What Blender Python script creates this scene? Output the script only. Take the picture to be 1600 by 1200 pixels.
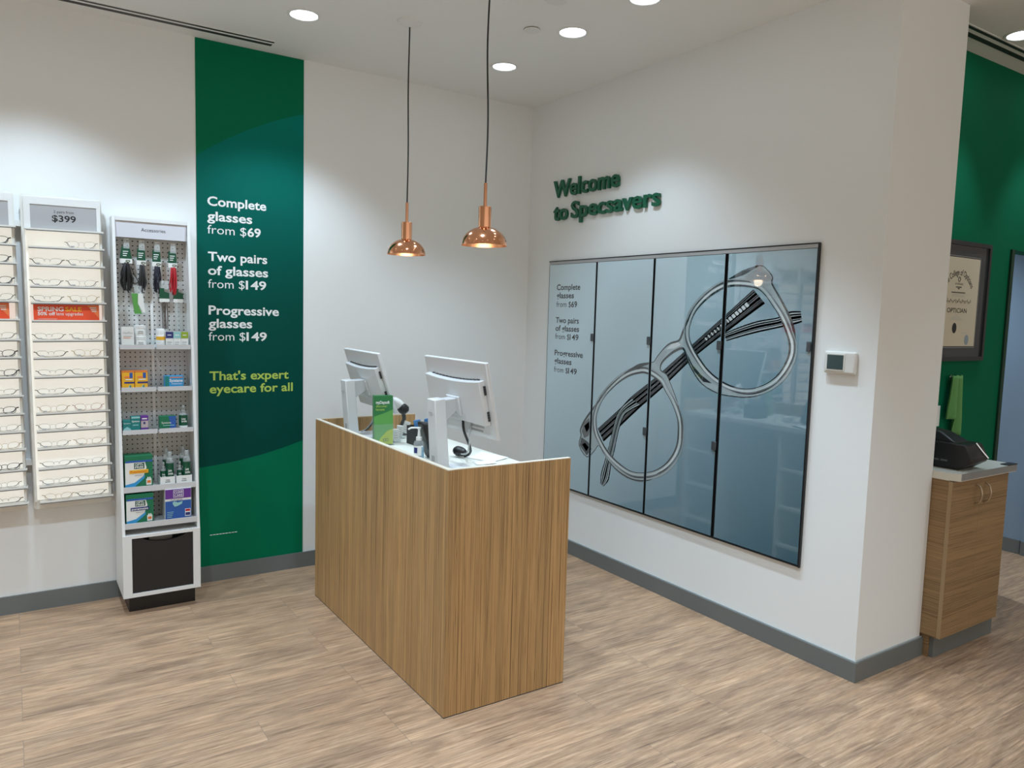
import bpy, math, random
from mathutils import Vector, Matrix
from mathutils.geometry import tessellate_polygon
random.seed(7)
for o in list(bpy.data.objects): bpy.data.objects.remove(o)
S = bpy.context.scene
COL = S.collection
PI = math.pi

# ------------------------------------------------------------------ camera, world, exposure, lights
cd = bpy.data.cameras.new('camera'); cam = bpy.data.objects.new('camera', cd); COL.objects.link(cam)
cd.sensor_width = 36; cd.lens = 1181.49/1600*36; cd.clip_start = 0.02
YAW, PIT, ROL = 0.58709497, -0.09210804, 0.0284736
fw = Vector((math.sin(YAW)*math.cos(PIT), math.cos(YAW)*math.cos(PIT), math.sin(PIT)))
r0 = Vector((math.cos(YAW), -math.sin(YAW), 0)); u0 = r0.cross(fw)
rt = r0*math.cos(ROL)+u0*math.sin(ROL); up = -r0*math.sin(ROL)+u0*math.cos(ROL)
cam.matrix_world = Matrix(((rt.x, up.x, -fw.x, 0), (rt.y, up.y, -fw.y, 0), (rt.z, up.z, -fw.z, 1.62), (0, 0, 0, 1)))
S.camera = cam
S.view_settings.view_transform = 'Standard'
try: S.view_settings.look = 'None'
except Exception: pass
S.view_settings.gamma = 1; S.view_settings.use_curve_mapping = False
S.view_settings.exposure = 0.35
W = bpy.data.worlds.new('world'); S.world = W; W.use_nodes = True
W.node_tree.nodes['Background'].inputs[0].default_value = (1.0, 0.965, 0.885, 1)
W.node_tree.nodes['Background'].inputs[1].default_value = 0.68

CEIL = 3.085; YB = 4.575; XR = 3.155; YP = 1.87; YG = 2.163
# ceiling downlights: (x, y, watts)
LAMPS = [(1.273, 3.891, 70, 110), (2.476, 3.246, 38, 110), (2.494, 3.928, 10, 66), (2.479, 2.711, 64, 70), (4.267, 1.889, 24, 66),
         (0.10, 3.90, 68, 110), (-1.10, 3.90, 60, 110), (5.05, 1.889, 24, 66), (5.25, 3.40, 150, 110),
         (1.27, 2.40, 58, 110), (0.10, 2.40, 84, 110), (-1.10, 2.40, 66, 110), (2.48, 2.17, 72, 62), (2.48, 1.40, 46, 62), (1.27, 0.90, 46, 110), (0.10, 0.90, 50, 110),
         (-1.10, 0.90, 44, 110), (2.48, -0.6, 40, 110), (0.10, -0.60, 44, 110), (4.2, 0.3, 36, 110), (-2.40, 2.40, 40, 110), (-2.4, 0.0, 40, 110)]
for i, (x, y, w, beam) in enumerate(LAMPS):
    ld = bpy.data.lights.new('downlight_beam', 'SPOT'); ld.energy = w*1.0; ld.color = (0.66, 0.84, 1.0)
    ld.spot_size = math.radians(beam); ld.spot_blend = 0.60; ld.shadow_soft_size = 0.06
    lo = bpy.data.objects.new('downlight_beam', ld); COL.objects.link(lo); lo.location = (x, y, CEIL-0.02)

# ------------------------------------------------------------------ materials
def nodes(name):
    m = bpy.data.materials.new(name); m.use_nodes = True
    return m, m.node_tree.nodes, m.node_tree.links, m.node_tree.nodes['Principled BSDF']
def mat(name, c, rough=0.5, metal=0.0, spec=0.5, ior=None, em=None, es=0, bump=0, bscale=200):
    m, N, L, b = nodes(name)
    b.inputs['Base Color'].default_value = (*c, 1); b.inputs['Roughness'].default_value = rough
    b.inputs['Metallic'].default_value = metal; b.inputs['Specular IOR Level'].default_value = spec
    if ior: b.inputs['IOR'].default_value = ior
    if em: b.inputs['Emission Color'].default_value = (*em, 1); b.inputs['Emission Strength'].default_value = es
    if bump:
        n = N.new('ShaderNodeTexNoise'); n.inputs['Scale'].default_value = bscale
        bp = N.new('ShaderNodeBump'); bp.inputs['Strength'].default_value = bump; bp.inputs['Distance'].default_value = .001
        L.new(n.outputs[0], bp.inputs['Height']); L.new(bp.outputs[0], b.inputs['Normal'])
    return m
def clear(name, c=(1, 1, 1), a=0.08, rough=0.03):
    m, N, L, b = nodes(name)
    t = N.new('ShaderNodeBsdfTransparent'); t.inputs[0].default_value = (*c, 1)
    b.inputs['Base Color'].default_value = (*c, 1); b.inputs['Roughness'].default_value = rough
    mx = N.new('ShaderNodeMixShader'); mx.inputs[0].default_value = a
    L.new(t.outputs[0], mx.inputs[1]); L.new(b.outputs[0], mx.inputs[2])
    L.new(mx.outputs[0], N['Material Output'].inputs[0])
    return m
def objco(N, L, scale=(1, 1, 1), geo=True):
    mp = N.new('ShaderNodeMapping'); mp.inputs['Scale'].default_value = scale
    if geo: g = N.new('ShaderNodeNewGeometry'); L.new(g.outputs['Position'], mp.inputs[0])
    else: g = N.new('ShaderNodeTexCoord'); L.new(g.outputs['Object'], mp.inputs[0])
    return mp
def ramp(N, stops):
    r = N.new('ShaderNodeValToRGB'); e = r.color_ramp.elements
    while len(e) < len(stops): e.new(.5)
    for i, (p, c) in enumerate(stops): e[i].position = p; e[i].color = (*c, 1)
    return r
def stripe_wood(name, sc, c1, c2, c3):
    m, N, L, b = nodes(name)
    mp = objco(N, L, sc)
    n1 = N.new('ShaderNodeTexNoise'); n1.inputs['Scale'].default_value = 1; n1.inputs['Detail'].default_value = 4; n1.inputs['Roughness'].default_value = .65
    L.new(mp.outputs[0], n1.inputs['Vector'])
    r = ramp(N, [(.34, c1), (.42, c2), (.50, c3), (.57, c2), (.60, c1), (.64, c3), (.72, c2)])
    L.new(n1.outputs[0], r.inputs[0])
    mp2 = objco(N, L, tuple(s*.12 for s in sc))
    n2 = N.new('ShaderNodeTexNoise'); n2.inputs['Scale'].default_value = 1; n2.inputs['Detail'].default_value = 2
    L.new(mp2.outputs[0], n2.inputs['Vector'])
    r2 = ramp(N, [(.3, (.82, .82, .82)), (.7, (1.12, 1.1, 1.06))]); L.new(n2.outputs[0], r2.inputs[0])
    mx = N.new('ShaderNodeMix'); mx.data_type = 'RGBA'; mx.blend_type = 'MULTIPLY'; mx.inputs[0].default_value = 1
    L.new(r.outputs[0], mx.inputs[6]); L.new(r2.outputs[0], mx.inputs[7]); L.new(mx.outputs[2], b.inputs['Base Color'])
    b.inputs['Roughness'].default_value = .45
    return m
def floor_mat():
    m, N, L, b = nodes('plank_floor')
    mp = objco(N, L)
    br = N.new('ShaderNodeTexBrick'); br.inputs['Scale'].default_value = 1; br.inputs['Brick Width'].default_value = 1.22; br.inputs['Row Height'].default_value = .152
    br.inputs['Mortar Size'].default_value = .0008; br.inputs['Mortar Smooth'].default_value = 0; br.offset = .37; br.offset_frequency = 3
    br.inputs['Color1'].default_value = (0, 0, 0, 1); br.inputs['Color2'].default_value = (1, 1, 1, 1); br.inputs['Mortar'].default_value = (.5, .5, .5, 1)
    L.new(mp.outputs[0], br.inputs['Vector'])
    def noise(sc, w, det, rough=.6, dist=0):
        q = objco(N, L, sc); n = N.new('ShaderNodeTexNoise'); n.noise_dimensions = '4D'; n.inputs['Scale'].default_value = 1
        n.inputs['Detail'].default_value = det; n.inputs['Roughness'].default_value = rough; n.inputs['Distortion'].default_value = dist
        mu = N.new('ShaderNodeMath'); mu.operation = 'MULTIPLY'; mu.inputs[1].default_value = w
        L.new(br.outputs['Color'], mu.inputs[0]); L.new(mu.outputs[0], n.inputs['W']); L.new(q.outputs[0], n.inputs['Vector'])
        return n
    g = noise((4.5, 95, 1), 9, 7, .72, .8); k = noise((2.2, 11, 1), 5, 4, .6, 1.4)
    r1 = ramp(N, [(.30, (.155, .090, .052)), (.42, (.320, .203, .127)), (.55, (.458, .302, .193)), (.72, (.64, .450, .305))]); L.new(g.outputs[0], r1.inputs[0])
    r2 = ramp(N, [(.28, (.58, .57, .58)), (.5, (1, .99, .98)), (.74, (1.28, 1.22, 1.15))]); L.new(k.outputs[0], r2.inputs[0])
    mx = N.new('ShaderNodeMix'); mx.data_type = 'RGBA'; mx.blend_type = 'MULTIPLY'; mx.inputs[0].default_value = .9
    L.new(r1.outputs[0], mx.inputs[6]); L.new(r2.outputs[0], mx.inputs[7])
    r3 = ramp(N, [(0, (.90, .89, .89)), (1, (1.08, 1.07, 1.06))]); L.new(br.outputs['Color'], r3.inputs[0])
    mx2 = N.new('ShaderNodeMix'); mx2.data_type = 'RGBA'; mx2.blend_type = 'MULTIPLY'; mx2.inputs[0].default_value = 1
    L.new(mx.outputs[2], mx2.inputs[6]); L.new(r3.outputs[0], mx2.inputs[7])
    mx3 = N.new('ShaderNodeMix'); mx3.data_type = 'RGBA'; L.new(br.outputs['Fac'], mx3.inputs[0]); L.new(mx2.outputs[2], mx3.inputs[6]); mx3.inputs[7].default_value = (.20, .15, .115, 1)
    L.new(mx3.outputs[2], b.inputs['Base Color'])
    b.inputs['Roughness'].default_value = .42; b.inputs['Specular IOR Level'].default_value = .35
    bp = N.new('ShaderNodeBump'); bp.inputs['Strength'].default_value = .12; bp.inputs['Distance'].default_value = .002
    L.new(g.outputs[0], bp.inputs['Height']); L.new(bp.outputs[0], b.inputs['Normal'])
    return m
def disc_print(name, circles, c_out, stops):
    # printed green graphic: a darker lens where two big circles overlap, on a brighter ground; lens top lightened to paint in the downlight pool
    m, N, L, b = nodes(name)
    g = N.new('ShaderNodeNewGeometry'); sp = N.new('ShaderNodeSeparateXYZ'); L.new(g.outputs['Position'], sp.inputs[0])
    def math2(op, a, c):
        q = N.new('ShaderNodeMath'); q.operation = op
        for i, v in ((0, a), (1, c)):
            if isinstance(v, (int, float)): q.inputs[i].default_value = v
            else: L.new(v, q.inputs[i])
        return q.outputs[0]
    ins = []
    for cx, cz, R_ in circles:
        dx = math2('SUBTRACT', sp.outputs[0], cx); dz = math2('SUBTRACT', sp.outputs[2], cz)
        ins.append(math2('LESS_THAN', math2('ADD', math2('MULTIPLY', dx, dx), math2('MULTIPLY', dz, dz)), R_*R_))
    q = math2('MULTIPLY', ins[0], ins[1])
    r = ramp(N, stops); mr = N.new('ShaderNodeMapRange'); mr.inputs[1].default_value = .7; mr.inputs[2].default_value = 2.7; L.new(sp.outputs[2], mr.inputs[0]); L.new(mr.outputs[0], r.inputs[0])
    mx = N.new('ShaderNodeMix'); mx.data_type = 'RGBA'; L.new(q, mx.inputs[0]); mx.inputs[6].default_value = (*c_out, 1); L.new(r.outputs[0], mx.inputs[7])
    L.new(mx.outputs[2], b.inputs['Base Color']); b.inputs['Roughness'].default_value = .6; b.inputs['Specular IOR Level'].default_value = .10
    return m
def pegboard():
    m, N, L, b = nodes('pegboard_white')
    mp = objco(N, L, (1/.0245, 1, 1/.0245), geo=False)
    fr = N.new('ShaderNodeVectorMath'); fr.operation = 'FRACTION'; L.new(mp.outputs[0], fr.inputs[0])
    sb = N.new('ShaderNodeVectorMath'); sb.operation = 'SUBTRACT'; sb.inputs[1].default_value = (.5, 0, .5); L.new(fr.outputs[0], sb.inputs[0])
    ml = N.new('ShaderNodeVectorMath'); ml.operation = 'MULTIPLY'; ml.inputs[1].default_value = (1, 0, 1); L.new(sb.outputs[0], ml.inputs[0])
    ln = N.new('ShaderNodeVectorMath'); ln.operation = 'LENGTH'; L.new(ml.outputs[0], ln.inputs[0])
    q = N.new('ShaderNodeMath'); q.operation = 'LESS_THAN'; q.inputs[1].default_value = .15; L.new(ln.outputs['Value'], q.inputs[0])
    mx = N.new('ShaderNodeMix'); mx.data_type = 'RGBA'; L.new(q.outputs[0], mx.inputs[0]); mx.inputs[6].default_value = (.62, .615, .60, 1); mx.inputs[7].default_value = (.02, .02, .02, 1)
    L.new(mx.outputs[2], b.inputs['Base Color']); b.inputs['Roughness'].default_value = .5
    return m
def poster_print():
    m, N, L, b = nodes('poster_print')
    g = N.new('ShaderNodeNewGeometry'); sp = N.new('ShaderNodeSeparateXYZ'); L.new(g.outputs['Position'], sp.inputs[0])
    # printed backdrop of the advert, room reflections partly painted into it: pale blue at upper left running to deep slate blue at lower right
    a = N.new('ShaderNodeMath'); a.operation = 'MULTIPLY'; a.inputs[1].default_value = .62; L.new(sp.outputs[1], a.inputs[0])
    c = N.new('ShaderNodeMath'); c.operation = 'MULTIPLY'; c.inputs[1].default_value = .55; L.new(sp.outputs[2], c.inputs[0])
    d = N.new('ShaderNodeMath'); L.new(a.outputs[0], d.inputs[0]); L.new(c.outputs[0], d.inputs[1])
    mr = N.new('ShaderNodeMapRange'); mr.inputs[1].default_value = 1.6; mr.inputs[2].default_value = 3.75; L.new(d.outputs[0], mr.inputs[0])
    r = ramp(N, [(0, (.062, .125, .16)), (.30, (.18, .29, .35)), (.55, (.42, .56, .62)), (.78, (.60, .76, .84)), (1, (.62, .74, .78))])
    L.new(mr.outputs[0], r.inputs[0]); L.new(r.outputs[0], b.inputs['Base Color'])
    b.inputs['Roughness'].default_value = .02; b.inputs['IOR'].default_value = 2.0
    return m
M = dict(
    wall=mat('white_wall_paint', (.86, .865, .85), .65), ceil=mat('white_ceiling_paint', (.87, .87, .85), .8),
    green_wall=mat('green_wall_paint', (0, .130, .058), .7, spec=.12), blue_wall=mat('grey_blue_wall_paint', (.25, .33, .43), .65),
    base=mat('grey_rubber_base', (.155, .165, .160), .5), base_light=mat('grey_rubber_base_lip', (.33, .36, .36), .5), dgreen=mat('dark_green_trim', (.003, .035, .016), .5),
    floor=floor_mat(),
    zebra=stripe_wood('zebra_laminate', (150, 150, .9), (.190, .100, .038), (.415, .242, .097), (.56, .345, .150)),
    zebra_h=stripe_wood('zebra_laminate_horizontal', (1.0, 1.0, 140), (.165, .092, .040), (.285, .172, .078), (.37, .235, .112)),
    edge=mat('pale_wood_edge', (.55, .42, .27), .5), white=mat('white_laminate', (.76, .755, .68), .35), white_edge=mat('white_edge', (.72, .65, .53), .4),
    metalw=mat('white_powder_coat', (.80, .80, .785), .4), cream=mat('cream_powder_coat', (.78, .765, .71), .45), panel_glow=mat('backlit_cream_panel', (.78, .765, .71), .45, em=(1, .965, .88), es=.36), grey_sign=mat('grey_card', (.42, .41, .415), .6),
    lilac=mat('pale_card', (.66, .655, .70), .5), black=mat('black_plastic', (.012, .012, .013), .4), blackm=mat('black_metal', (.02, .02, .022), .35),
    ink=mat('black_ink', (.012, .012, .014), .6), inkw=mat('white_ink', (.85, .86, .84), .6), inky=mat('yellow_green_ink', (.45, .62, .10), .6), inkp=mat('black_ink_glossy', (.012, .014, .018), .02, ior=2.0),
    copper=mat('polished_copper', (.86, .42, .24), .13, 1.0), copper_in=mat('copper_inside', (.90, .50, .28), .25, 1.0), ledge_shadow=mat('ledge_shadow_grey', (.16, .16, .16), .5), satin=mat('satin_metal', (.50, .40, .29), .3, .7), strip=mat('light_wood_edge', (.40, .28, .15), .5), cord=mat('black_cord', (.01, .01, .01), .6),
    glow=mat('lamp_glow', (1, 1, 1), .5, em=(.86, .95, 1), es=7.0), bulb=mat('bulb_glow', (1, 1, 1), .5, em=(1, .82, .55), es=.35), chrome=mat('chrome', (.75, .76, .78), .15, 1.0),
    alu=mat('brushed_aluminium', (.45, .46, .47), .35, .8), green3d=mat('green_acrylic', (.002, .115, .055), .35),
    disc=disc_print('green_wall_graphic', ((2.21, .69, 2.2), (.73, 3.08, 2.4)), (0, .165, .076), [(0, (0, .062, .046)), (.45, (0, .072, .054)), (.72, (0, .110, .086)), (1, (0, .20, .155))]),
    poster=poster_print(), peg=pegboard(),
    a_fill=mat('print_frame_tint', (.36, .44, .46), .02, ior=2.0), a_dark=mat('print_dark_line', (.028, .036, .042), .02, ior=2.0), a_lite=mat('print_light_line', (.60, .66, .67), .02, ior=2.0), a_mid=mat('print_mid_grey', (.115, .125, .135), .02, ior=2.0), a_pale=mat('print_pale_grey', (.33, .39, .41), .02, ior=2.0),
    track=mat('dark_track', (.018, .019, .02), .35, .3), trackg=mat('grey_track', (.09, .10, .11), .35, .5),
    lens=clear('lens_plastic', (1, 1, 1), .05), clearp=clear('clear_plastic', (.93, .96, .96), .22, .08), acryl=clear('clear_acrylic', (.95, .97, .97), .06, .04), tray=mat('pale_grey_tray', (.62, .62, .63), .35),
    gblack=mat('frame_black', (.012, .012, .014), .3), ggun=mat('frame_gunmetal', (.10, .095, .09), .3, .7), ggold=mat('frame_gold', (.42, .30, .16), .3, .8), gsilver=mat('frame_silver', (.33, .33, .34), .3, .8), gbrown=mat('frame_brown', (.09, .045, .03), .35), grose=mat('frame_rose', (.50, .28, .24), .3, .6), tag=mat('grey_sticker', (.42, .42, .42), .6),
    orange=mat('orange_card', (.86, .085, .025), .5), orange2=mat('light_orange', (.90, .22, .07), .5), inko=mat('amber_ink', (.95, .50, .03), .6),
    pgreen=mat('pack_green', (.004, .16, .07), .45), pdgreen=mat('pack_dark_green', (.002, .075, .035), .45), lgreen=mat('leaf_green', (.10, .34, .07), .45), ygreen=mat('yellow_green', (.42, .50, .03), .45), mgreen=mat('medium_green', (.02, .18, .05), .45),
    cloth=mat('green_cloth', (.13, .32, .09), .8, bump=.3, bscale=300), red=mat('red_cord', (.50, .012, .022), .6), navyc=mat('navy_cord', (.014, .014, .026), .6), charc=mat('charcoal_cord', (.03, .028, .028), .6), brownm=mat('brown_chain', (.10, .075, .06), .4, .3),
    pwhite=mat('pack_white', (.80, .80, .77), .4), navy=mat('pack_navy', (.02, .03, .17), .4), teal=mat('pack_teal', (.004, .20, .19), .4), lteal=mat('pack_light_teal', (.30, .58, .58), .4), olive=mat('pack_olive', (.28, .40, .03), .4), yellow=mat('pack_yellow', (.86, .46, .02), .4), oranged=mat('pack_orange', (.72, .19, .03), .4),
    purple=mat('pack_purple', (.13, .03, .28), .4), blue=mat('pack_blue', (.02, .10, .38), .4), sky=mat('pack_sky_blue', (.03, .30, .60), .4), dblue=mat('pack_deep_blue', (.012, .055, .24), .4), lav=mat('pack_tan', (.52, .42, .42), .5), gcap=mat('grey_cap', (.33, .35, .34), .4), 
    aio=mat('white_monitor_plastic', (.70, .71, .72), .35), aiog=mat('light_grey_plastic', (.62, .63, .64), .4), vent=mat('dark_vent', (.03, .03, .035), .5), screen=mat('dark_screen', (.012, .014, .018), .08), gcable=mat('grey_cable', (.42, .43, .43), .5),
    paper=mat('white_paper', (.82, .82, .80), .7), parch=mat('cream_parchment', (.60, .53, .39), .7), matg=mat('charcoal_mat_board', (.045, .047, .05), .12), gel=clear('blue_gel', (.45, .70, .85), .35, .05), bluep=mat('blue_plastic', (.05, .20, .45), .4), lcd=mat('grey_green_lcd', (.055, .085, .085), .15), thermo=mat('warm_white_plastic', (.74, .73, .69), .35), seal=mat('grey_seal', (.25, .31, .33), .6), taupe=mat('grey_beige_shelf', (.50, .49, .47), .5))

# ------------------------------------------------------------------ mesh building
class MB:
    def __init__(s): s.v = []; s.f = []; s.m = []; s.mats = []; s.mt = Matrix.Identity(4)
    def mi(s, m):
        if m not in s.mats: s.mats.append(m)
        return s.mats.index(m)
    def add(s, vs, fs, m):
        b = len(s.v); k = s.mi(m)
        s.v += [s.mt @ Vector(p) for p in vs]
        for f in fs: s.f.append([b+i for i in f]); s.m.append(k)
        return s
    def box(s, x0, x1, y0, y1, z0, z1, m):
        vs = [(x, y, z) for z in (z0, z1) for y in (y0, y1) for x in (x0, x1)]
        return s.add(vs, [(0, 2, 3, 1), (4, 5, 7, 6), (0, 1, 5, 4), (2, 6, 7, 3), (0, 4, 6, 2), (1, 3, 7, 5)], m)
    def hexa(s, lo, hi, m):           # two quads (4 points each, same winding)
        n = len(lo)
        fs = [tuple(range(n-1, -1, -1)), tuple(range(n, 2*n))]+[(i, (i+1) % n, n+(i+1) % n, n+i) for i in range(n)]
        return s.add(list(lo)+list(hi), fs, m)
    def prism(s, pts, d, m):          # polygon extruded by vector d
        d = Vector(d); return s.hexa([Vector(p) for p in pts], [Vector(p)+d for p in pts], m)
    def tube(s, pts, r, m, n=8, closed=False):
        pts = [Vector(p) for p in pts]; k = len(pts); rs = r if isinstance(r, (list, tuple)) else [r]*k
        vs = []; fs = []; prev = None
        for i, p in enumerate(pts):
            t = (pts[(i+1) % k]-pts[i-1]) if closed else (pts[min(i+1, k-1)]-pts[max(i-1, 0)])
            t.normalize()
            a = prev if prev is not None else (Vector((0, 0, 1)) if abs(t.z) < .9 else Vector((1, 0, 0)))
            u = (a-t*a.dot(t)); u.normalize(); prev = u; w = t.cross(u)
            for j in range(n):
                q = 2*PI*j/n; vs.append(p+(u*math.cos(q)+w*math.sin(q))*rs[i])
        for i in range(k if closed else k-1):
            for j in range(n):
                a = i*n+j; b2 = i*n+(j+1) % n; c = ((i+1) % k)*n
                fs.append((a, b2, c+(j+1) % n, c+j))
        if not closed: fs += [tuple(range(n-1, -1, -1)), tuple((k-1)*n+j for j in range(n))]
        return s.add(vs, fs, m)
    def lathe(s, prof, c, m, n=32, mats=None):    # prof: (r, z) from bottom up
        cx, cy, cz = c
        for i in range(len(prof)-1):
            (ra, za), (rb, zb) = prof[i], prof[i+1]
            vs = []
            for r_, z_ in ((ra, za), (rb, zb)): vs += [(cx+r_*math.cos(2*PI*j/n), cy+r_*math.sin(2*PI*j/n), cz+z_) for j in range(n)]
            s.add(vs, [(j, (j+1) % n, n+(j+1) % n, n+j) for j in range(n)], mats[i] if mats else m)
        return s
    def poly(s, outer, holes, m):      # flat polygon with holes, 3D points
        tri = tessellate_polygon([[Vector(p) for p in outer]]+[[Vector(p) for p in h] for h in holes])
        flat = list(outer)+[p for h in holes for p in h]
        return s.add(flat, [tuple(t) for t in tri], m)
    def build(s, name, parent=None, org=None, bevel=0, smooth=True, seg=2):
        if parent is not None: org = ORG[parent.name]
        if org is None: org = (0, 0, 0)
        og = Vector(org)
        me = bpy.data.meshes.new(name); me.from_pydata([tuple(p-og) for p in s.v], [], s.f); me.update()
        # merge the seams of lathed strips
        import bmesh
        bm = bmesh.new(); bm.from_mesh(me)
        for f, k in zip(bm.faces, s.m): f.material_index = k
        bmesh.ops.remove_doubles(bm, verts=bm.verts, dist=1e-6)
        bm.to_mesh(me); bm.free()
        for mm in s.mats: me.materials.append(mm)
        if smooth:
            me.polygons.foreach_set('use_smooth', [True]*len(me.polygons)); me.set_sharp_from_angle(angle=math.radians(38))
        o = bpy.data.objects.new(name, me); COL.objects.link(o)
        if parent is not None: o.parent = parent; ORG[o.name] = org
        else: o.location = og; ORG[o.name] = tuple(og)
        if bevel:
            b = o.modifiers.new('Bevel', 'BEVEL'); b.width = bevel; b.segments = seg; b.limit_method = 'ANGLE'; b.harden_normals = False
        return o
ORG = {}
def tag(o, label, cat, group=None):
    o['label'] = label; o['category'] = cat
    if group: o['group'] = group
    return o
def thing(name, label, cat, loc, group=None, org=None):
    o = bpy.data.objects.new(name, None); COL.objects.link(o); o.location = loc; o.empty_display_size = .05
    ORG[o.name] = tuple(loc) if org is None else org
    return tag(o, label, cat, group)
def base_of(mb):
    xs = [p.x for p in mb.v]; ys = [p.y for p in mb.v]; zs = [p.z for p in mb.v]
    return ((min(xs)+max(xs))/2, (min(ys)+max(ys))/2, min(zs))
def single(mb, name, label, cat, group=None, bevel=0):
    return tag(mb.build(name, org=base_of(mb), bevel=bevel), label, cat, group)
def struct(mb, name, bevel=0):
    o = mb.build(name, org=base_of(mb), bevel=bevel, smooth=False); o['kind'] = 'structure'; return o
def copy_tree(o, parent=None):
    c = o.copy(); COL.objects.link(c)
    if parent is not None: c.parent = parent
    for ch in list(o.children): copy_tree(ch, c)
    return c
def crom(pts, k=5, closed=True):
    P = [Vector(p) for p in pts]; n = len(P); out = []
    for i in range(n if closed else n-1):
        p0 = P[i-1] if closed or i > 0 else P[0]; p1 = P[i]; p2 = P[(i+1) % n]; p3 = P[(i+2) % n] if closed else P[min(i+2, n-1)]
        for j in range(k):
            t = j/k; out.append(.5*((2*p1)+(p2-p0)*t+(2*p0-5*p1+4*p2-p3)*t*t+(3*p1-p0-3*p2+p3)*t**3))
    if not closed: out.append(P[-1])
    return out
# ---- lettering: built-in font turned into mesh
_tc = {}
def text_geo(s, bold):
    k = (s, bold)
    if k not in _tc:
        c = bpy.data.curves.new('t', 'FONT'); c.body = s; c.size = 1; c.offset = bold; c.resolution_u = 3
        o = bpy.data.objects.new('t', c); COL.objects.link(o)
        bpy.context.view_layer.update()
        me = bpy.data.meshes.new_from_object(o.evaluated_get(bpy.context.evaluated_depsgraph_get()))
        vs = [v.co.copy() for v in me.vertices]; fs = [tuple(p.vertices) for p in me.polygons]
        bpy.data.objects.remove(o); bpy.data.curves.remove(c); bpy.data.meshes.remove(me)
        _tc[k] = (vs, fs)
    return _tc[k]
def lay(mb, s, org, u, v, width=None, height=.1, m=None, bold=0.0, align='l', fit_h=None):
    """text s: baseline starts at org, runs along u with up v. height = font size; width stretches it."""
    vs, fs = text_geo(s, bold)
    x0 = min(p.x for p in vs); x1 = max(p.x for p in vs)
    sx = (width/(x1-x0)) if width else height
    o = Vector(org); u = Vector(u); v = Vector(v)
    off = {'l': -x0, 'c': -(x0+x1)/2, 'r': -x1}[align]
    mb.add([o+u*((p.x+off)*sx)+v*(p.y*height) for p in vs], fs, m)
    return (x1-x0)*sx
UX, UZ = (1, 0, 0), (0, 0, 1)
# ------------------------------------------------------------------ room shell
struct(MB().box(-3.6, 8, -4, 4.75, -.12, 0, M['floor']), 'floor')
struct(MB().box(-3.6, 8, -4, 4.75, CEIL, CEIL+.1, M['ceil']), 'ceiling')
struct(MB().box(-3.5, XR, YB, 4.75, 0, CEIL, M['wall']), 'wall_back')
struct(MB().box(XR, 3.70, YP, 4.75, 0, CEIL, M['wall']), 'wall_right')
struct(MB().box(-3.6, -3.5, -4, 4.75, 0, CEIL, M['wall']), 'wall_left')
struct(MB().box(3.70, 5.0, YG, 2.28, 0, CEIL, M['green_wall']).box(5.0, 6.01, YG, 2.28, 2.085, CEIL, M['green_wall']).box(6.01, 8, YG, 2.38, 0, CEIL, M['blue_wall']), 'wall_passage')
struct(MB().box(6.03, 6.15, 2.38, 4.575, 0, CEIL, M['blue_wall']), 'wall_corridor')
struct(MB().box(3.70, 6.15, 4.575, 4.75, 0, CEIL, M['wall']), 'wall_corridor_end')
struct(MB().box(7.9, 8, -4, YG, 0, CEIL, M['wall']), 'wall_far_right')
def basebd(name, x0, x1, y0, y1, m2=True):
    mb = MB().box(x0, x1, y0, y1, 0, .093, M['base'])
    return mb
b = MB().box(-3.5, XR, YB-.012, YB, 0, .095, M['base']); struct(b, 'baseboard_back')
b = MB().box(XR-.013, XR, YP-.013, YB-.012, 0, .091, M['base']).box(XR-.008, XR, YP-.008, YB-.012, .091, .097, M['base_light']); struct(b, 'baseboard_right')
b = MB().box(XR, 3.713, YP-.013, YP, 0, .091, M['base']).box(XR, 3.708, YP-.008, YP, .091, .097, M['base_light']); struct(b, 'baseboard_pillar')
b = MB().box(6.018, 6.03, 2.392, 4.575, 0, .10, M['base']).box(6.0, 6.01, YG, 2.38, 0, .10, M['base']); struct(b, 'baseboard_corridor')
struct(MB().box(4.965, 5.0, YG-.012, 2.29, 0, 2.085, M['dgreen']), 'trim_1')

# ceiling fixtures
def downlight():
    t = thing('downlight', '', 'ceiling light', (0, 0, 0), 'recessed ceiling downlights')
    MB().lathe([(.066, -.001), (.070, -.005), (.080, -.005), (.083, -.002), (.083, 0)], (0, 0, 0), M['metalw']).build('trim_ring', t)
    MB().lathe([(0, -.0015), (.066, -.001)], (0, 0, 0), M['glow']).build('diffuser', t)
    return t
dl_lab = {0: 'bright round ceiling downlight nearest the green wall banner', 1: 'round ceiling downlight right of the sprinkler cap, over the poster panels',
          2: 'small round ceiling downlight beside the nearer pendant cord, towards the room corner', 3: 'round ceiling downlight cut by the top edge of the frame', 4: 'round downlight over the cabinet, at the right edge of the frame'}
d0 = downlight()
for i, (x, y, w, beam) in enumerate(LAMPS):
    o = d0 if i == 0 else copy_tree(d0)
    o.location = (x, y, CEIL)
    if i in dl_lab: o['label'] = dl_lab[i]
    else: o['label'] = 'round ceiling downlight elsewhere in the shop, out of the picture'; o['group'] = 'recessed downlights outside the picture'
def slot(x0, x1, y0, y1, label, n=2):
    t = thing('slot_diffuser', label, 'air vent', ((x0+x1)/2, (y0+y1)/2, CEIL), 'linear ceiling vents')
    MB().box(x0, x1, y0, y1, CEIL-.003, CEIL, M['ceil']).build('face_plate', t)
    w = (y1-y0)
    for k in range(2):
        a = y0+w*(.08+.5*k); MB().box(x0+.004, x1-.004, a, a+w*(.20 if k == 0 else .34), CEIL-.0045, CEIL-.003, M['vent']).build('slot', t)
slot(-2.4, 1.27, 4.365, 4.455, 'long black slotted air vent along the ceiling above the glasses racks')
slot(3.72, 6.6, 1.975, 2.065, 'black slotted air vent in the ceiling above the green passage wall')
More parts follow.
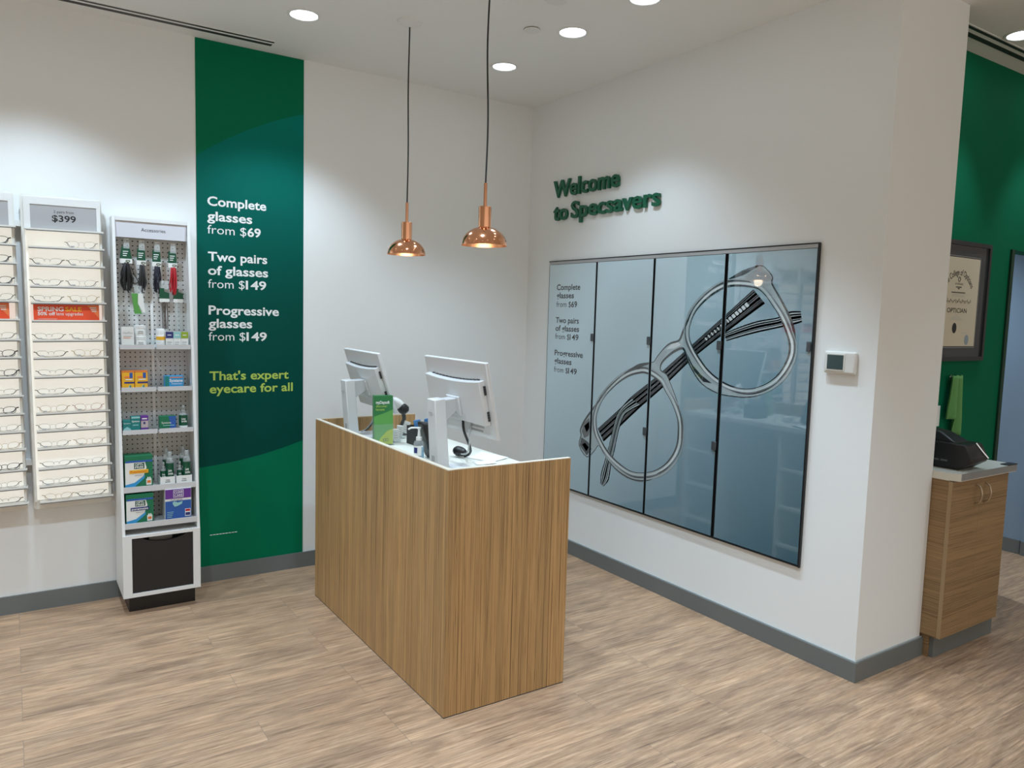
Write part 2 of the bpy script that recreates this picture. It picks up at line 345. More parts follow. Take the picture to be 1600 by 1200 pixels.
t = thing('sprinkler_cap', 'flat white sprinkler cap on the ceiling between two downlights', 'sprinkler cap', (2.286, 3.344, CEIL))
MB().lathe([(0, -.010), (.040, -.010), (.042, -.008), (.042, -.004)], (2.286, 3.344, CEIL), M['metalw']).build('cover_plate', t)
MB().lathe([(.036, -.004), (.036, 0)], (2.286, 3.344, CEIL), M['vent']).build('shadow_ring', t)
single(MB().lathe([(0, -.018), (.05, -.016), (.06, -.006), (.06, 0)], (2.155, 2.955, CEIL), M['metalw']), 'smoke_detector', 'faint white ceiling disc at the top edge between the pendant cord and downlight', 'smoke detector')

# pendant lamps
def pendant(x, y, wob, label):
    t = thing('pendant_lamp', label, 'pendant lamp', (x, y, 1.913), 'copper pendant lamps over the desk')
    z0 = 1.913
    MB().lathe([(0, -.030), (.020, -.030), (.062, -.010), (.066, 0)], (x, y, CEIL), M['metalw']).build('ceiling_rose', t)
    pts = []
    for k in range(25):
        q = k/24; z = 2.18+(CEIL-.03-2.18)*q
        pts.append((x+wob*math.sin(q*5.2+.6)*math.sin(PI*q), y+wob*.5*math.sin(q*4)*math.sin(PI*q), z))
    MB().tube(pts, .0038, M['cord'], 8).build('cord', t)
    MB().lathe([(.0075, 2.070-z0), (.0075, 2.180-z0), (0, 2.180-z0)], (x, y, z0), M['copper'], 20).build('rod', t)
    MB().lathe([(.028, 1.985-z0), (.028, 2.078-z0), (.026, 2.080-z0), (0, 2.080-z0)], (x, y, z0), M['copper'], 32).build('lamp_socket', t)
    prof = [(.100*math.sin(a), .082*math.cos(a)) for a in [PI/2-PI/2*.84*k/12 for k in range(13)]]
    sh = MB().lathe([(.101, 0)]+prof[0:]+[(.0, prof[-1][1])], (x, y, z0), M['copper'], 48)
    sh.lathe([(.099, .0005)]+[(r*.975, z*.97+.0005) for r, z in prof]+[(0, prof[-1][1]*.96)], (x, y, z0), M['copper_in'], 48)
    sh.lathe([(.099, .0005), (.101, 0)], (x, y, z0), M['copper'], 48)
    sh.build('lamp_shade', t)
    MB().lathe([(0, .016), (.016, .020), (.024, .032), (.026, .044), (.020, .056), (.014, .068)], (x, y, z0), M['bulb'], 20).build('bulb', t)
    ld = bpy.data.lights.new('pendant_light', 'POINT'); ld.energy = .16; ld.color = (1, .84, .62); ld.shadow_soft_size = .03
    lo = bpy.data.objects.new('pendant_light', ld); COL.objects.link(lo); lo.location = (x, y, z0-.012)
pendant(1.735, 3.638, .004, 'copper dome pendant lamp hanging nearer the green banner, with visible ceiling rose')
pendant(1.730, 2.850, .009, 'larger looking copper dome pendant lamp nearer the camera, its cord running out of frame')

# ------------------------------------------------------------------ green wall banner
t = thing('wall_banner', 'tall green price banner on the white wall between accessory stand and desk', 'banner', (1.193, YB, .094))
MB().box(.889, 1.496, YB-.004, YB, .096, CEIL-.002, M['disc']).build('banner_sheet', t)
yy = YB-.0045
for s, x0, x1, z, b_, m_ in [('Complete', .946, 1.274, 2.183, .022, 'inkw'), ('glasses', .945, 1.193, 2.100, .022, 'inkw'), ('Two pairs', .947, 1.279, 1.874, .022, 'inkw'), ('of glasses', .946, 1.284, 1.796, .022, 'inkw'),
                             ('Progressive', .948, 1.348, 1.570, .022, 'inkw'), ('glasses', .947, 1.191, 1.4945, .022, 'inkw'), ("That's expert", .950, 1.407, 1.192, .020, 'inky'), ('eyecare for all', .950, 1.432, 1.116, .020, 'inky')]:
    mb = MB(); lay(mb, s, (x0, yy, z), UX, UZ, x1-x0, .072, M[m_], b_); mb.build('text_line', t)
for a, bb, x0, xm, x1, z in [('from $', '69', .945, 1.166, 1.242, 2.026), ('from $', '149', .946, 1.155, 1.273, 1.721), ('from $', '149', .947, 1.158, 1.276, 1.4205)]:
    mb = MB(); lay(mb, a, (x0, yy, z), UX, UZ, xm-x0-.006, .070, M['inkw'], -.002); mb.build('text_line', t); mb = MB(); lay(mb, bb, (xm, yy, z), UX, UZ, x1-xm, .070, M['inkw'], .022); mb.build('text_line', t)
mb = MB()
for k in range(9): mb.box(.945+k*.0175, .945+k*.0175+.014, yy, YB-.004, .277, .281, M['inkw'])
mb.build('fine_print', t)

# ------------------------------------------------------------------ welcome lettering on the right wall (each letter stands off the wall)
t = thing('wall_lettering', 'dark green raised welcome lettering in two lines on the white wall', 'sign', (XR, 3.75, 2.24))
def letters3d(word, y_left, y_right, zbase, size):
    vs, fs = text_geo(word, .020)
    x0 = min(p.x for p in vs); x1 = max(p.x for p in vs); sx = (y_left-y_right)/(x1-x0)
    # split into glyph islands
    par = list(range(len(vs)))
    def find(a):
        while par[a] != a: par[a] = par[par[a]]; a = par[a]
        return a
    for f in fs:
        for i in f[1:]: par[find(f[0])] = find(i)
    isl = {}
    for f in fs: isl.setdefault(find(f[0]), []).append(f)
    for k, ff in sorted(isl.items(), key=lambda kv: min(vs[i].x for f in kv[1] for i in f)):
        idx = sorted({i for f in ff for i in f}); mp = {i: j for j, i in enumerate(idx)}
        P = lambda i, x: (x, y_left-(vs[i].x-x0)*sx, zbase+vs[i].y*size)
        n = len(idx); mb = MB(); F = []
        ed = {}
        for f in ff:
            for a, c in zip(f, f[1:]+f[:1]): ed[(a, c)] = ed.get((a, c), 0)+1
        F = [tuple(mp[i] for i in f) for f in ff]+[tuple(n+mp[i] for i in reversed(f)) for f in ff]
        for (a, c) in ed:
            if (c, a) not in ed: F.append((mp[c], mp[a], n+mp[a], n+mp[c]))
        mb.add([P(i, XR-.020) for i in idx]+[P(i, XR-.004) for i in idx], F, M['green3d'])
        zc = sum(vs[i].y for i in idx)/n; yc = sum(vs[i].x for i in idx)/n
        mb.build('letter', t, smooth=False)
letters3d('Welcome', 4.270, 3.596, 2.422, .158)
letters3d('to', 4.262, 4.105, 2.268, .152)
letters3d('Specsavers', 4.068, 3.236, 2.270, .152)
mb = MB()
for y in [4.2-.1*k for k in range(6)]: pass

# ------------------------------------------------------------------ poster panels
ART = {
'outer':[(3.034,1.499),(3.008,1.550),(2.966,1.629),(2.905,1.707),(2.819,1.776),(2.718,1.828),(2.628,1.859),(2.511,1.897),(2.463,1.873),(2.430,1.838),(2.431,1.806),(2.378,1.734),(2.320,1.648),(2.290,1.581),(2.281,1.508),(2.297,1.433),(2.336,1.355),(2.413,1.279),(2.519,1.235),(2.634,1.226),(2.738,1.232),(2.848,1.270),(2.918,1.335),(2.959,1.388),(2.981,1.433),(3.007,1.457),(3.060,1.440),(3.113,1.408),(3.162,1.364),(3.169,1.322),(3.121,1.300),(3.093,1.262),(3.066,1.221),(3.020,1.138),(2.983,1.026),(2.991,0.923),(3.030,0.828),(3.106,0.747),(3.196,0.680),(3.303,0.643),(3.418,0.644),(3.526,0.675),(3.616,0.733),(3.689,0.795),(3.731,0.755),(3.807,0.699),(3.891,0.762),(3.875,0.834),(3.884,0.867),(3.847,0.932),(3.760,1.027),(3.676,1.111),(3.583,1.202),(3.469,1.283),(3.347,1.336),(3.261,1.357),(3.225,1.367),(3.200,1.398),(3.147,1.450),(3.098,1.481)],
'in_upper':[(2.665,1.801),(2.749,1.785),(2.843,1.735),(2.921,1.665),(2.958,1.587),(2.959,1.524),(2.936,1.475),(2.885,1.414),(2.807,1.343),(2.707,1.293),(2.612,1.272),(2.522,1.275),(2.430,1.309),(2.358,1.366),(2.313,1.444),(2.306,1.507),(2.329,1.568),(2.371,1.641),(2.428,1.709),(2.478,1.760),(2.534,1.789)],
'in_lower':[(3.279,1.295),(3.367,1.288),(3.467,1.252),(3.581,1.178),(3.675,1.087),(3.725,0.981),(3.714,0.891),(3.672,0.831),(3.593,0.761),(3.480,0.708),(3.374,0.684),(3.263,0.698),(3.157,0.737),(3.069,0.806),(3.014,0.897),(3.006,0.994),(3.020,1.065),(3.071,1.147),(3.126,1.207),(3.170,1.255)],
't1_up':[(2.542,1.779),(2.718,1.644),(2.923,1.490),(3.143,1.324),(3.234,1.257),(3.408,1.140),(3.491,1.067),(3.577,1.001),(3.708,0.901)],
't1_lo':[(2.466,1.709),(2.635,1.600),(2.905,1.420),(3.147,1.220),(3.321,1.088),(3.507,0.937),(3.646,0.827)],
'tip_l':[(3.408,1.132),(3.480,1.077),(3.518,1.032),(3.545,0.980),(3.585,0.836),(3.627,0.706),(3.659,0.617),(3.661,0.550)],
'tip_r':[(3.321,1.095),(3.409,1.054),(3.464,1.015),(3.506,0.921),(3.534,0.804),(3.564,0.693),(3.582,0.591),(3.629,0.540)],
't2_up':[(2.716,1.550),(2.609,1.590),(2.499,1.622),(2.386,1.641),(2.322,1.670),(2.258,1.673)],
't2_lo':[(2.696,1.511),(2.542,1.553),(2.404,1.584),(2.289,1.609),(2.247,1.622)]}
XF = 3.141                            # front face of the panels
art = []                              # (layer, material, [polygons of (y,z)])
V2 = lambda pts, k=4, c=True: [(p.x, p.y) for p in crom([Vector((a, b_, 0)) for a, b_ in pts], k, c)]
def resample(pts, n):
    P = [Vector((a, b_)) for a, b_ in pts]; d = [0]
    for a, c in zip(P, P[1:]): d.append(d[-1]+(c-a).length)
    out = []
    for i in range(n):
        s_ = d[-1]*i/(n-1); j = 0
        while j < len(d)-2 and d[j+1] < s_: j += 1
        tt = (s_-d[j])/max(1e-9, d[j+1]-d[j]); q = P[j].lerp(P[j+1], tt); out.append((q.x, q.y))
    return out
def ribbon(layer, m, pts, wf, closed=False, off=0.0):
    P = [Vector((a, b_)) for a, b_ in pts]; n = len(P); L_ = []; R_ = []
    for i in range(n):
        tn = (P[(i+1) % n]-P[i-1]) if closed else (P[min(i+1, n-1)]-P[max(i-1, 0)])
        if tn.length < 1e-9: tn = Vector((1, 0))
        tn.normalize(); nn = Vector((-tn.y, tn.x)); w = wf(i/n)*.5
        L_.append(P[i]+nn*(off+w)); R_.append(P[i]+nn*(off-w))
    polys = []
    for i in range(n if closed else n-1):
        j = (i+1) % n; polys.append([tuple(L_[i]), tuple(R_[i]), tuple(R_[j]), tuple(L_[j])])
    art.append((layer, m, polys))
def band(layer, m, A_, B_, f0=0., f1=1., n=40):
    a = resample(A_, n); c = resample(B_, n)
    q = lambda i, f: (a[i][0]*(1-f)+c[i][0]*f, a[i][1]*(1-f)+c[i][1]*f)
    art.append((layer, m, [[q(i, f0), q(i, f1), q(i+1, f1), q(i+1, f0)] for i in range(n-1)]))
# temples behind the front
u2, l2 = V2(ART['t2_up'], 4, False), V2(ART['t2_lo'], 4, False)
for f0, f1, m_ in ((0, 1, 'a_pale'), (0, .12, 'a_dark'), (.22, .34, 'a_lite'), (.40, .62, 'a_mid'), (.66, .74, 'a_lite'), (.86, 1, 'a_mid')): band(1, m_, u2, l2, f0, f1)
u1, l1 = V2(ART['t1_up'], 4, False), V2(ART['t1_lo'], 4, False)
for f0, f1, m_ in ((0, 1, 'a_mid'), (0, .05, 'a_dark'), (.10, .17, 'a_pale'), (.22, .36, 'a_dark'), (.40, .45, 'a_lite'), (.52, .66, 'a_dark'), (.70, .75, 'a_lite'), (.80, .84, 'a_dark'), (.86, .97, 'a_pale'), (.97, 1, 'a_dark')): band(2, m_, u1, l1, f0, f1)
ut, lt = V2(ART['tip_l'], 4, False), V2(ART['tip_r'], 4, False)
for f0, f1, m_ in ((0, 1, 'a_fill'), (0, .10, 'a_dark'), (.22, .34, 'a_lite'), (.42, .60, 'a_mid'), (.68, .76, 'a_lite'), (.88, 1, 'a_dark')): band(3, m_, ut, lt, f0, f1)
# metal core marks on the long temple
a = resample(u1, 60); c = resample(l1, 60)
for i in range(3, 17):
    k = i
    f0, f1 = (.30, .56)
    w = .35 if i > 8 else .7
    q = lambda s_, f: (a[k][0]*(1-f)+c[k][0]*f+(a[k+1][0]-a[k][0])*s_, a[k][1]*(1-f)+c[k][1]*f+(a[k+1][1]-a[k][1])*s_)
    art.append((4, 'a_lite', [[q(0, f0), q(0, f1), q(w, f1), q(w, f0)]]))
# front of the frame, with the two lens openings
fo = V2(ART['outer'], 3); fu = V2(ART['in_upper'], 4); fl = V2(ART['in_lower'], 4)
tri = tessellate_polygon([[Vector((*p, 0)) for p in fo], [Vector((*p, 0)) for p in fu], [Vector((*p, 0)) for p in fl]])
flat = fo+fu+fl
art.append((5, 'a_fill', [[flat[i] for i in t3] for t3 in tri]))
wv = lambda a_, b_, f: (lambda s_: a_+b_*(.5+.5*math.sin(f*2*PI*s_+.8)))
ribbon(6, 'a_dark', fo, wv(.004, .010, 5), True, .0)
ribbon(6, 'a_dark', fu, wv(.004, .008, 3), True, .0)
ribbon(6, 'a_dark', fl, wv(.004, .008, 3), True, .0)
for ring, cen in ((fu, (2.63, 1.53)), (fl, (3.36, .99))):
    C0 = Vector(cen)
    for gr, m_, w0, w1, fr in ((1.045, 'a_lite', .003, .012, 3), (1.085, 'a_mid', .002, .010, 4), (1.115, 'a_pale', .002, .012, 2)):
        rr = [tuple(C0+(Vector(p)-C0)*gr) for p in ring]
        ribbon(7, m_, rr, wv(w0, w1, fr), True)
# pale end pieces and bridge facets
for pts, m_ in (([(2.60, 1.845), (2.51, 1.890), (2.468, 1.868), (2.437, 1.835), (2.44, 1.80), (2.50, 1.79), (2.56, 1.815)], 'a_pale'),
                ([(3.13, 1.445), (3.09, 1.475), (3.04, 1.49), (3.02, 1.475), (3.07, 1.452)], 'a_lite'),
                ([(3.215, 1.36), (3.19, 1.40), (3.15, 1.44), (3.12, 1.43), (3.155, 1.39), (3.185, 1.34)], 'a_pale'),
                ([(2.97, 1.43), (2.925, 1.37), (2.86, 1.32), (2.78, 1.28), (2.84, 1.283), (2.91, 1.335), (2.955, 1.395)], 'a_dark'),
                ([(3.87, .86), (3.85, .92), (3.80, .96), (3.775, .90), (3.80, .84), (3.84, .82)], 'a_mid'),
                ([(3.845, .90), (3.80, .935), (3.79, .895), (3.82, .86)], 'a_lite'),
                ([(3.885, .765), (3.87, .82), (3.80, .80), (3.76, .76), (3.81, .71)], 'a_dark'),
                ([(3.86, .775), (3.83, .79), (3.79, .765), (3.815, .735)], 'a_pale')):
    tt = tessellate_polygon([[Vector((*p, 0)) for p in pts]]); art.append((8, m_, [[pts[i] for i in q3] for q3 in tt]))
ribbon(8, 'a_dark', V2([(2.70, 1.835), (2.62, 1.862), (2.52, 1.897)], 6, False), lambda s_: .022*(1-abs(2*s_-1))+.004, False)
ribbon(8, 'a_dark', V2([(3.48, 1.276), (3.36, 1.330), (3.25, 1.358)], 6, False), lambda s_: .020*(1-abs(2*s_-1))+.004, False)
def clip(poly, y0, y1):
    def half(P, f):
        out = []
        for i, p in enumerate(P):
            q = P[i-1]; a_, b_ = f(q), f(p)
            if (a_ >= 0) != (b_ >= 0):
                s_ = a_/(a_-b_); out.append((q[0]+(p[0]-q[0])*s_, q[1]+(p[1]-q[1])*s_))
            if b_ >= 0: out.append(p)
        return out
    P = half(poly, lambda p: p[0]-y0)
    return half(P, lambda p: y1-p[0]) if P else []
t = thing('panel_track', 'dark metal track frame around the four glossy poster panels', 'track', (XR, 3.235, .445))
MB().box(XR-.004, XR, 2.180, 4.292, .448, 1.990, M['track']).build('backing', t)
MB().box(XR-.017, XR-.004, 2.180, 4.292, 1.986, 1.992, M['track']).box(XR-.016, XR-.004, 2.186, 4.290, 1.968, 1.986, M['tag']).build('top_rail', t)
MB().box(XR-.017, XR-.004, 2.180, 4.292, .443, .449, M['track']).build('bottom_rail', t)
MB().box(XR-.016, XR-.004, 2.178, 2.184, .440, 1.992, M['track']).build('side_rail', t)
PAN = [(4.286, 3.786), (3.770, 3.265), (3.248, 2.733), (2.711, 2.188)]
plab = ['glossy blue poster panel with three price offers, leftmost of four', 'glossy blue poster panel showing the lower lens, second from the left',
        'glossy blue poster panel showing the bridge of the giant glasses, third from the left', 'glossy dark blue poster panel showing the upper lens, beside the thermostat']
for i, (yl, yr) in enumerate(PAN):
    t = thing('poster_panel', plab[i], 'poster', (XF, (yl+yr)/2, .452), 'glossy poster panels')
    MB().box(XF, XF+.009, yr, yl, .452, 1.966, M['poster']).build('printed_sheet', t, smooth=False)
    mb = MB()
    for layer, m_, polys in art:
        for p in polys:
            c = clip(p, yr+.003, yl-.003)
            if len(c) >= 3: mb.add([(XF-.0003-layer*.00012, y, z) for y, z in c], [tuple(range(len(c)))], M[m_])
    if mb.f: mb.build('printed_glasses', t, smooth=False)
    if i == 0:
        mb = MB(); U = (0, -1, 0)
        for s, a_, c_, z, b_ in [('Complete', 4.198, 3.941, 1.7935, .018), ('glasses', 4.197, 4.006, 1.738, .018), ('Two pairs', 4.197, 3.944, 1.570, .018), ('of glasses', 4.198, 3.938, 1.515, .018), ('Progressive', 4.198, 3.889, 1.346, .018), ('glasses', 4.199, 4.006, 1.291, .018)]:
            mb = MB(); lay(mb, s, (XF-.0006, a_, z), U, UZ, a_-c_, .054, M['inkp'], b_); mb.build('text_line', t)
        for s, q, a_, m1, c_, z in [('from $', '69', 4.196, 4.030, 3.969, 1.678), ('from $', '149', 4.198, 4.035, 3.941, 1.459), ('from $', '149', 4.199, 4.040, 3.946, 1.231)]:
            mb = MB(); lay(mb, s, (XF-.0006, a_, z), U, UZ, a_-m1-.004, .054, M['inkp'], -.004); mb.build('text_line', t); mb = MB(); lay(mb, q, (XF-.0006, m1, z), U, UZ, m1-c_, .054, M['inkp'], .018); mb.build('text_line', t)
    mb = MB()
    for a_, c_ in ((yr-.003, yr), (yl, yl+.003)): mb.box(XF-.001, XF+.009, a_, c_, .452, 1.966, M['track'])
    mb.build('edge_trim', t)
    for zz in ((1.485,) if i in (0,) else (1.487, .947) if i < 3 else (1.507,)):
        mb = MB().box(XF-.010, XF-.0015, yr-(.010 if i < 3 else -.001), yr+.022, zz-.024, zz+.024, M['trackg'])
        mb.build('latch', t, bevel=.003)

# thermostat
t = thing('thermostat', 'white square thermostat with dark screen on the wall beside the poster', 'thermostat', (XR, 2.035, 1.39))
MB().box(XR-.024, XR, 1.955, 2.113, 1.392, 1.494, M['thermo']).build('housing', t, bevel=.010, seg=4)
MB().box(XR-.027, XR-.0235, 2.005, 2.100, 1.404, 1.484, M['thermo']).build('bezel', t, bevel=.002)
MB().box(XR-.0285, XR-.0268, 2.012, 2.092, 1.412, 1.477, M['lcd']).build('display', t)

# ------------------------------------------------------------------ reception desk
X0, X1, Y0, Y1 = 1.403, 2.003, 2.536, 4.065; ZT = 1.011; WT = .925
t = thing('reception_desk', 'wood striped reception desk with white worktop standing on the plank floor', 'desk', (1.70, 3.30, 0))
MB().box(X0, X0+.022, Y0, Y1, .004, ZT-.004, M['zebra']).build('front_panel', t)
MB().box(X0, X0+.022, Y0, Y1, ZT-.004, ZT, M['white_edge']).build('edge_band', t)
MB().box(X0+.022, X1, Y0, Y0+.020, .004, ZT-.003, M['zebra']).build('end_panel', t)
MB().box(X0+.022, X1, Y1-.020, Y1, .004, ZT-.003, M['zebra']).build('end_panel', t)
MB().box(X0+.022, X1, Y0, Y0+.020, ZT-.003, ZT, M['white_edge']).box(X0+.022, X1, Y1-.020, Y1, ZT-.003, ZT, M['edge']).build('edge_band', t)
MB().box(X0, X1, Y0, Y1, 0, .004, M['vent']).build('floor_gap', t)
MB().box(X0+.022, X1-.003, Y0+.020, Y1-.020, WT-.03, WT, M['white']).build('worktop', t)
MB().box(X0+.022, X0+.030, Y0+.020, Y1-.020, .004, WT-.03, M['white']).build('inner_back', t)
for y in (Y0+.020, 3.18, 3.70, Y1-.038): MB().box(X0+.03, X1-.02, y, y+.018, .004, WT-.03, M['white']).build('divider', t)
for ya, yb in ((Y0+.038, 3.18), (3.718, Y1-.038)):
    for z in (.10, .36, .62): MB().box(X0+.03, X1-.03, ya, yb, z, z+.018, M['white']).build('shelf', t)
ORGD = None

# all-in-one computers on the desk
WT += .0006                            # things rest a hair above the worktop
def computer(c, yaw, tilt, W_, H_, col, plug, net, label):
    cx, cy, cz = c
    t = thing('desktop_computer', label, 'computer', (cx, cy, WT), 'white desktop computers on the reception desk')
    Rm = Matrix.Rotation(yaw, 4, 'Z')
    T0 = Matrix.Translation((cx, cy, cz))
    # local frame: u = width (-Y), n = back (-X), v = up, tilted so the top leans to the customer side
    R = T0 @ Rm @ Matrix.Rotation(-tilt, 4, 'Y')
    def loc(mb): mb.mt = R; return mb
    h, w = H_/2, W_/2
    loc(MB()).box(-.004, .014, -w, w, -h, h, M['aio']).build('screen_housing', t, bevel=.004)
    loc(MB()).box(.0142, .0152, -w+.012, w-.012, -h+.03, h-.012, M['screen']).build('screen', t)
    # raised back cover below the vent step, curved top edge
    mb = loc(MB()); n = 14; top = []
    for k in range(n+1):
        y = -w*.90+2*w*.90*k/n; top.append((y, h*.56-.012*(1-(2*k/n-1)**2)))
    inner = [(-.004, y, z) for y, z in [(-w*.90, -h*.62)]+[(w*.90, -h*.62)]+top[::-1]]
    outer = [(-.030, y*.97, z*.97) for _, y, z in inner]
    mb.hexa(inner[::-1], outer[::-1], M['aio']); mb.build('back_cover', t, bevel=.003)
    mb = loc(MB())
    for k in range(14):
        y = -w*.78+2*w*.78*(k+.5)/14; z = h*.56-.012*(1-(y/(w*.9))**2)+.0022
        mb.box(-.0085, -.004, y-w*.040, y+w*.040, z-.001, z+.0022, M['vent'])
    for z0_, z1_ in ((.18, .42), (-.50, -.24)):
        for k in range(4):
            z = h*(z0_+(z1_-z0_)*(k+.5)/4); mb.box(-.016, -.006, -w*.91-.0005, -w*.91+.0018, z-h*.028, z+h*.028, M['vent'])
    mb.build('vent_slots', t)
    mb = loc(MB())
    for k in range(4): mb.box(-.0052, -.004, -w*(.60-.10*k)-.02, -w*(.60-.10*k)+.006, -h*.75, -h*.70, M['tag'])
    mb.box(-.0052, -.004, -w*.62, -w*.20, -h*.86, -h*.81, M['tag']); mb.build('rating_label', t)
    # leaning column stand
    bx, by, tx, ty, tz, dep, wid = col
    lo = [(bx, by-wid/2, WT+.012), (bx+dep, by-wid/2, WT+.012), (bx+dep, by+wid/2, WT+.012), (bx, by+wid/2, WT+.012)]
    hi = [(tx, ty-wid/2, tz), (tx+dep*.92, ty-wid/2, tz+.004), (tx+dep*.92, ty+wid/2, tz+.004), (tx, ty+wid/2, tz)]
    MB().hexa(lo, hi, M['aio']).build('stand_column', t, bevel=.004)
    MB().box(bx-.010, bx+.20, by-.11, by+.11, WT, WT+.012, M['aio']).build('stand_foot', t, bevel=.004)
    pa = R @ Vector((-.028, 0, -.01))
    ax = tx+dep*.9
    MB().hexa([(ax, ty-wid*.42, tz-.10), (pa.x, cy-.035, cz-.055), (pa.x, cy+.035, cz-.055), (ax, ty+wid*.42, tz-.10)],
              [(ax, ty-wid*.46, tz-.001), (pa.x+.01, cy-.036, tz+.005), (pa.x+.01, cy+.036, tz+.005), (ax, ty+wid*.46, tz-.001)], M['aiog']).build('mount_arm', t, bevel=.003)
    loc(MB()).box(-.040, -.028, -.055, .055, -.075, .010, M['aio']).build('mount_plate', t, bevel=.004)
    # infinity logo on the column
    mb = MB(); q = Vector((tx-bx, 0, tz-WT-.012)); q.normalize()
    ctr = Vector((tx, ty, tz))-q*.062
    for s_ in (-1, 1):
        mb.tube([ctr+Vector((-.0012, .0075*s_+.0085*math.cos(a_*PI/8), 0))+q*(.0085*math.sin(a_*PI/8)) for a_ in range(16)], .0009, M['tag'], 5, True)
    mb.build('logo', t)
    mb = MB(); cq = Vector((bx, by, WT+.012))+q*.055
    mb.box(cq.x-.002, cq.x+.004, cq.y-.012, cq.y+.014, cq.z-.03, cq.z+.012, M['tag']); mb.build('cable_slot', t)
    # power and network cables
    p0 = R @ Vector((-.012, -.02, -h*.64))
    MB().tube(crom([p0+Vector((0, 0, .015)), p0+Vector((.004, -.002, -.045)), ((p0.x+plug[0])/2+.012, (p0.y+plug[1])/2-.04, WT+.085), (plug[0]+.012, plug[1]-.03, WT+.03), (plug[0], plug[1], WT+.012)], 6, False), .006, M['cord'], 8).build('power_cable', t)
    p1 = R @ Vector((-.008, -w*.30, -h*.72))
    MB().tube(crom([p1+Vector((0, 0, .012)), p1+Vector((.002, .015, -.05)), ((p1.x+net[0])/2, (p1.y*.6+net[1]*.4), WT+.050), ((p1.x+3*net[0])/4, (p1.y+3*net[1])/4, WT+.014), (net[0], net[1], WT+.006)], 6, False), .0035, M['gcable'], 8).build('network_cable', t)
    return t
near_pc = computer((1.640, 2.880, 1.256), math.radians(.9), math.radians(11.8), .53, .332, (1.508, 2.858, 1.495, 2.872, 1.247, .058, .074), (1.790, 3.085), (1.845, 3.27), 'white desktop computer seen from behind, at the near end of the desk')
computer((1.644, 3.900, 1.239), math.radians(-2.4), math.radians(17.8), .53, .332, (1.512, 3.88, 1.495, 3.90, 1.238, .058, .074), (1.66, 4.00), (1.62, 4.02), 'white desktop computer seen from behind, at the far end of the desk')
# plug lump
MB().tube(crom([(1.782, 3.165, WT+.022), (1.788, 3.150, WT+.028), (1.796, 3.120, WT+.028), (1.802, 3.100, WT+.020)], 4, False), [.014, .016, .019, .022, .024, .025, .025, .024, .022, .021, .020, .018, .014], M['black'], 10).build('cable_plug', near_pc)
# papers
for dx, dy, a_, lab in ((1.90, 3.06, .35, 'white paper sheet lying beside the near computer, upper of two'), (1.825, 2.955, -.2, 'small white slip of paper nearer the desk end panel')):
    mb = MB(); c_, s_ = math.cos(a_), math.sin(a_); w_, h_ = (.13, .17) if a_ > 0 else (.10, .07); n = 6; vs = []
    for i in range(n+1):
        for j in range(n+1):
            p, q = (i/n-.5)*w_, (j/n-.5)*h_; vs.append((dx+p*c_-q*s_, dy+p*s_+q*c_, WT+.0012+.012*(i/n)**2*(.4+.6*j/n)))
    k2 = n+1
    mb.add(vs, [(i*k2+j, i*k2+j+1, (i+1)*k2+j+1, (i+1)*k2+j) for i in range(n) for j in range(n)], M['paper'])
    o = single(mb, 'paper_sheet', lab, 'paper', 'loose papers on the worktop'); sd = o.modifiers.new('Solidify', 'SOLIDIFY'); sd.thickness = .0006

# green leaflet holder
t = thing('leaflet_holder', 'clear acrylic holder full of tall green leaflets on the worktop', 'leaflet holder', (1.598, 3.594, WT))
t.rotation_euler = (0, 0, math.radians(-12))
def leaf_face(mb, x):  # printed face, local coordinates, facing -y'; lower half lighter with a yellow corner
    pass
bw, bd, bh, ln = .098, .042, .256, .014       # width, depth, height, lean back
def L3(u_, d_, z_): return (1.598+u_, 3.602+d_+ln*z_/bh, WT+z_)
mb = MB().hexa([L3(-bw/2, -bd/2, .004), L3(bw/2, -bd/2, .004), L3(bw/2, bd/2, .004), L3(-bw/2, bd/2, .004)], [L3(-bw/2, -bd/2, bh), L3(bw/2, -bd/2, bh), L3(bw/2, bd/2, bh), L3(-bw/2, bd/2, bh)], M['mgreen'])
mb.build('leaflets', t)
e = -bd/2-.0006
mb = MB(); mb.poly([L3(-bw/2, e, .006), L3(bw/2, e, .006), L3(bw/2, e, .185), L3(0, e, .165), L3(-bw/2, e, .150)], [], M['lgreen'])
e -= .0004; mb.poly([L3(-bw*.36, e, .006), L3(bw/2, e, .006), L3(bw/2, e, .085), L3(bw*.2, e, .075), L3(-bw*.1, e, .045)], [], M['ygreen'])
e -= .0004
va = Vector((0, ln, bh)).normalized()
lay(mb, 'myDaysoft', L3(-bw*.40, e, .215), UX, va, bw*.72, .022, M['inkw'], .02); lay(mb, 'discover', L3(-bw*.40, e, .197), UX, va, bw*.6, .018, M['inky'], .0); lay(mb, 'lenses', L3(-bw*.40, e, .180), UX, va, bw*.45, .018, M['inky'], .0)
for s_ in (-1, 1): mb.tube([L3(bw*.12+.007*s_+.007*math.cos(a_*PI/6), e, .028+.007*math.sin(a_*PI/6)) for a_ in range(12)], .0012, M['pdgreen'], 5, True)
mb.build('printed_cover', t)
mb = MB()
def slab(u0_, u1_, d0_, d1_, z0_, z1_): mb.hexa([L3(u0_, d0_, z0_), L3(u1_, d0_, z0_), L3(u1_, d1_, z0_), L3(u0_, d1_, z0_)], [L3(u0_, d0_, z1_), L3(u1_, d0_, z1_), L3(u1_, d1_, z1_), L3(u0_, d1_, z1_)], M['acryl'])
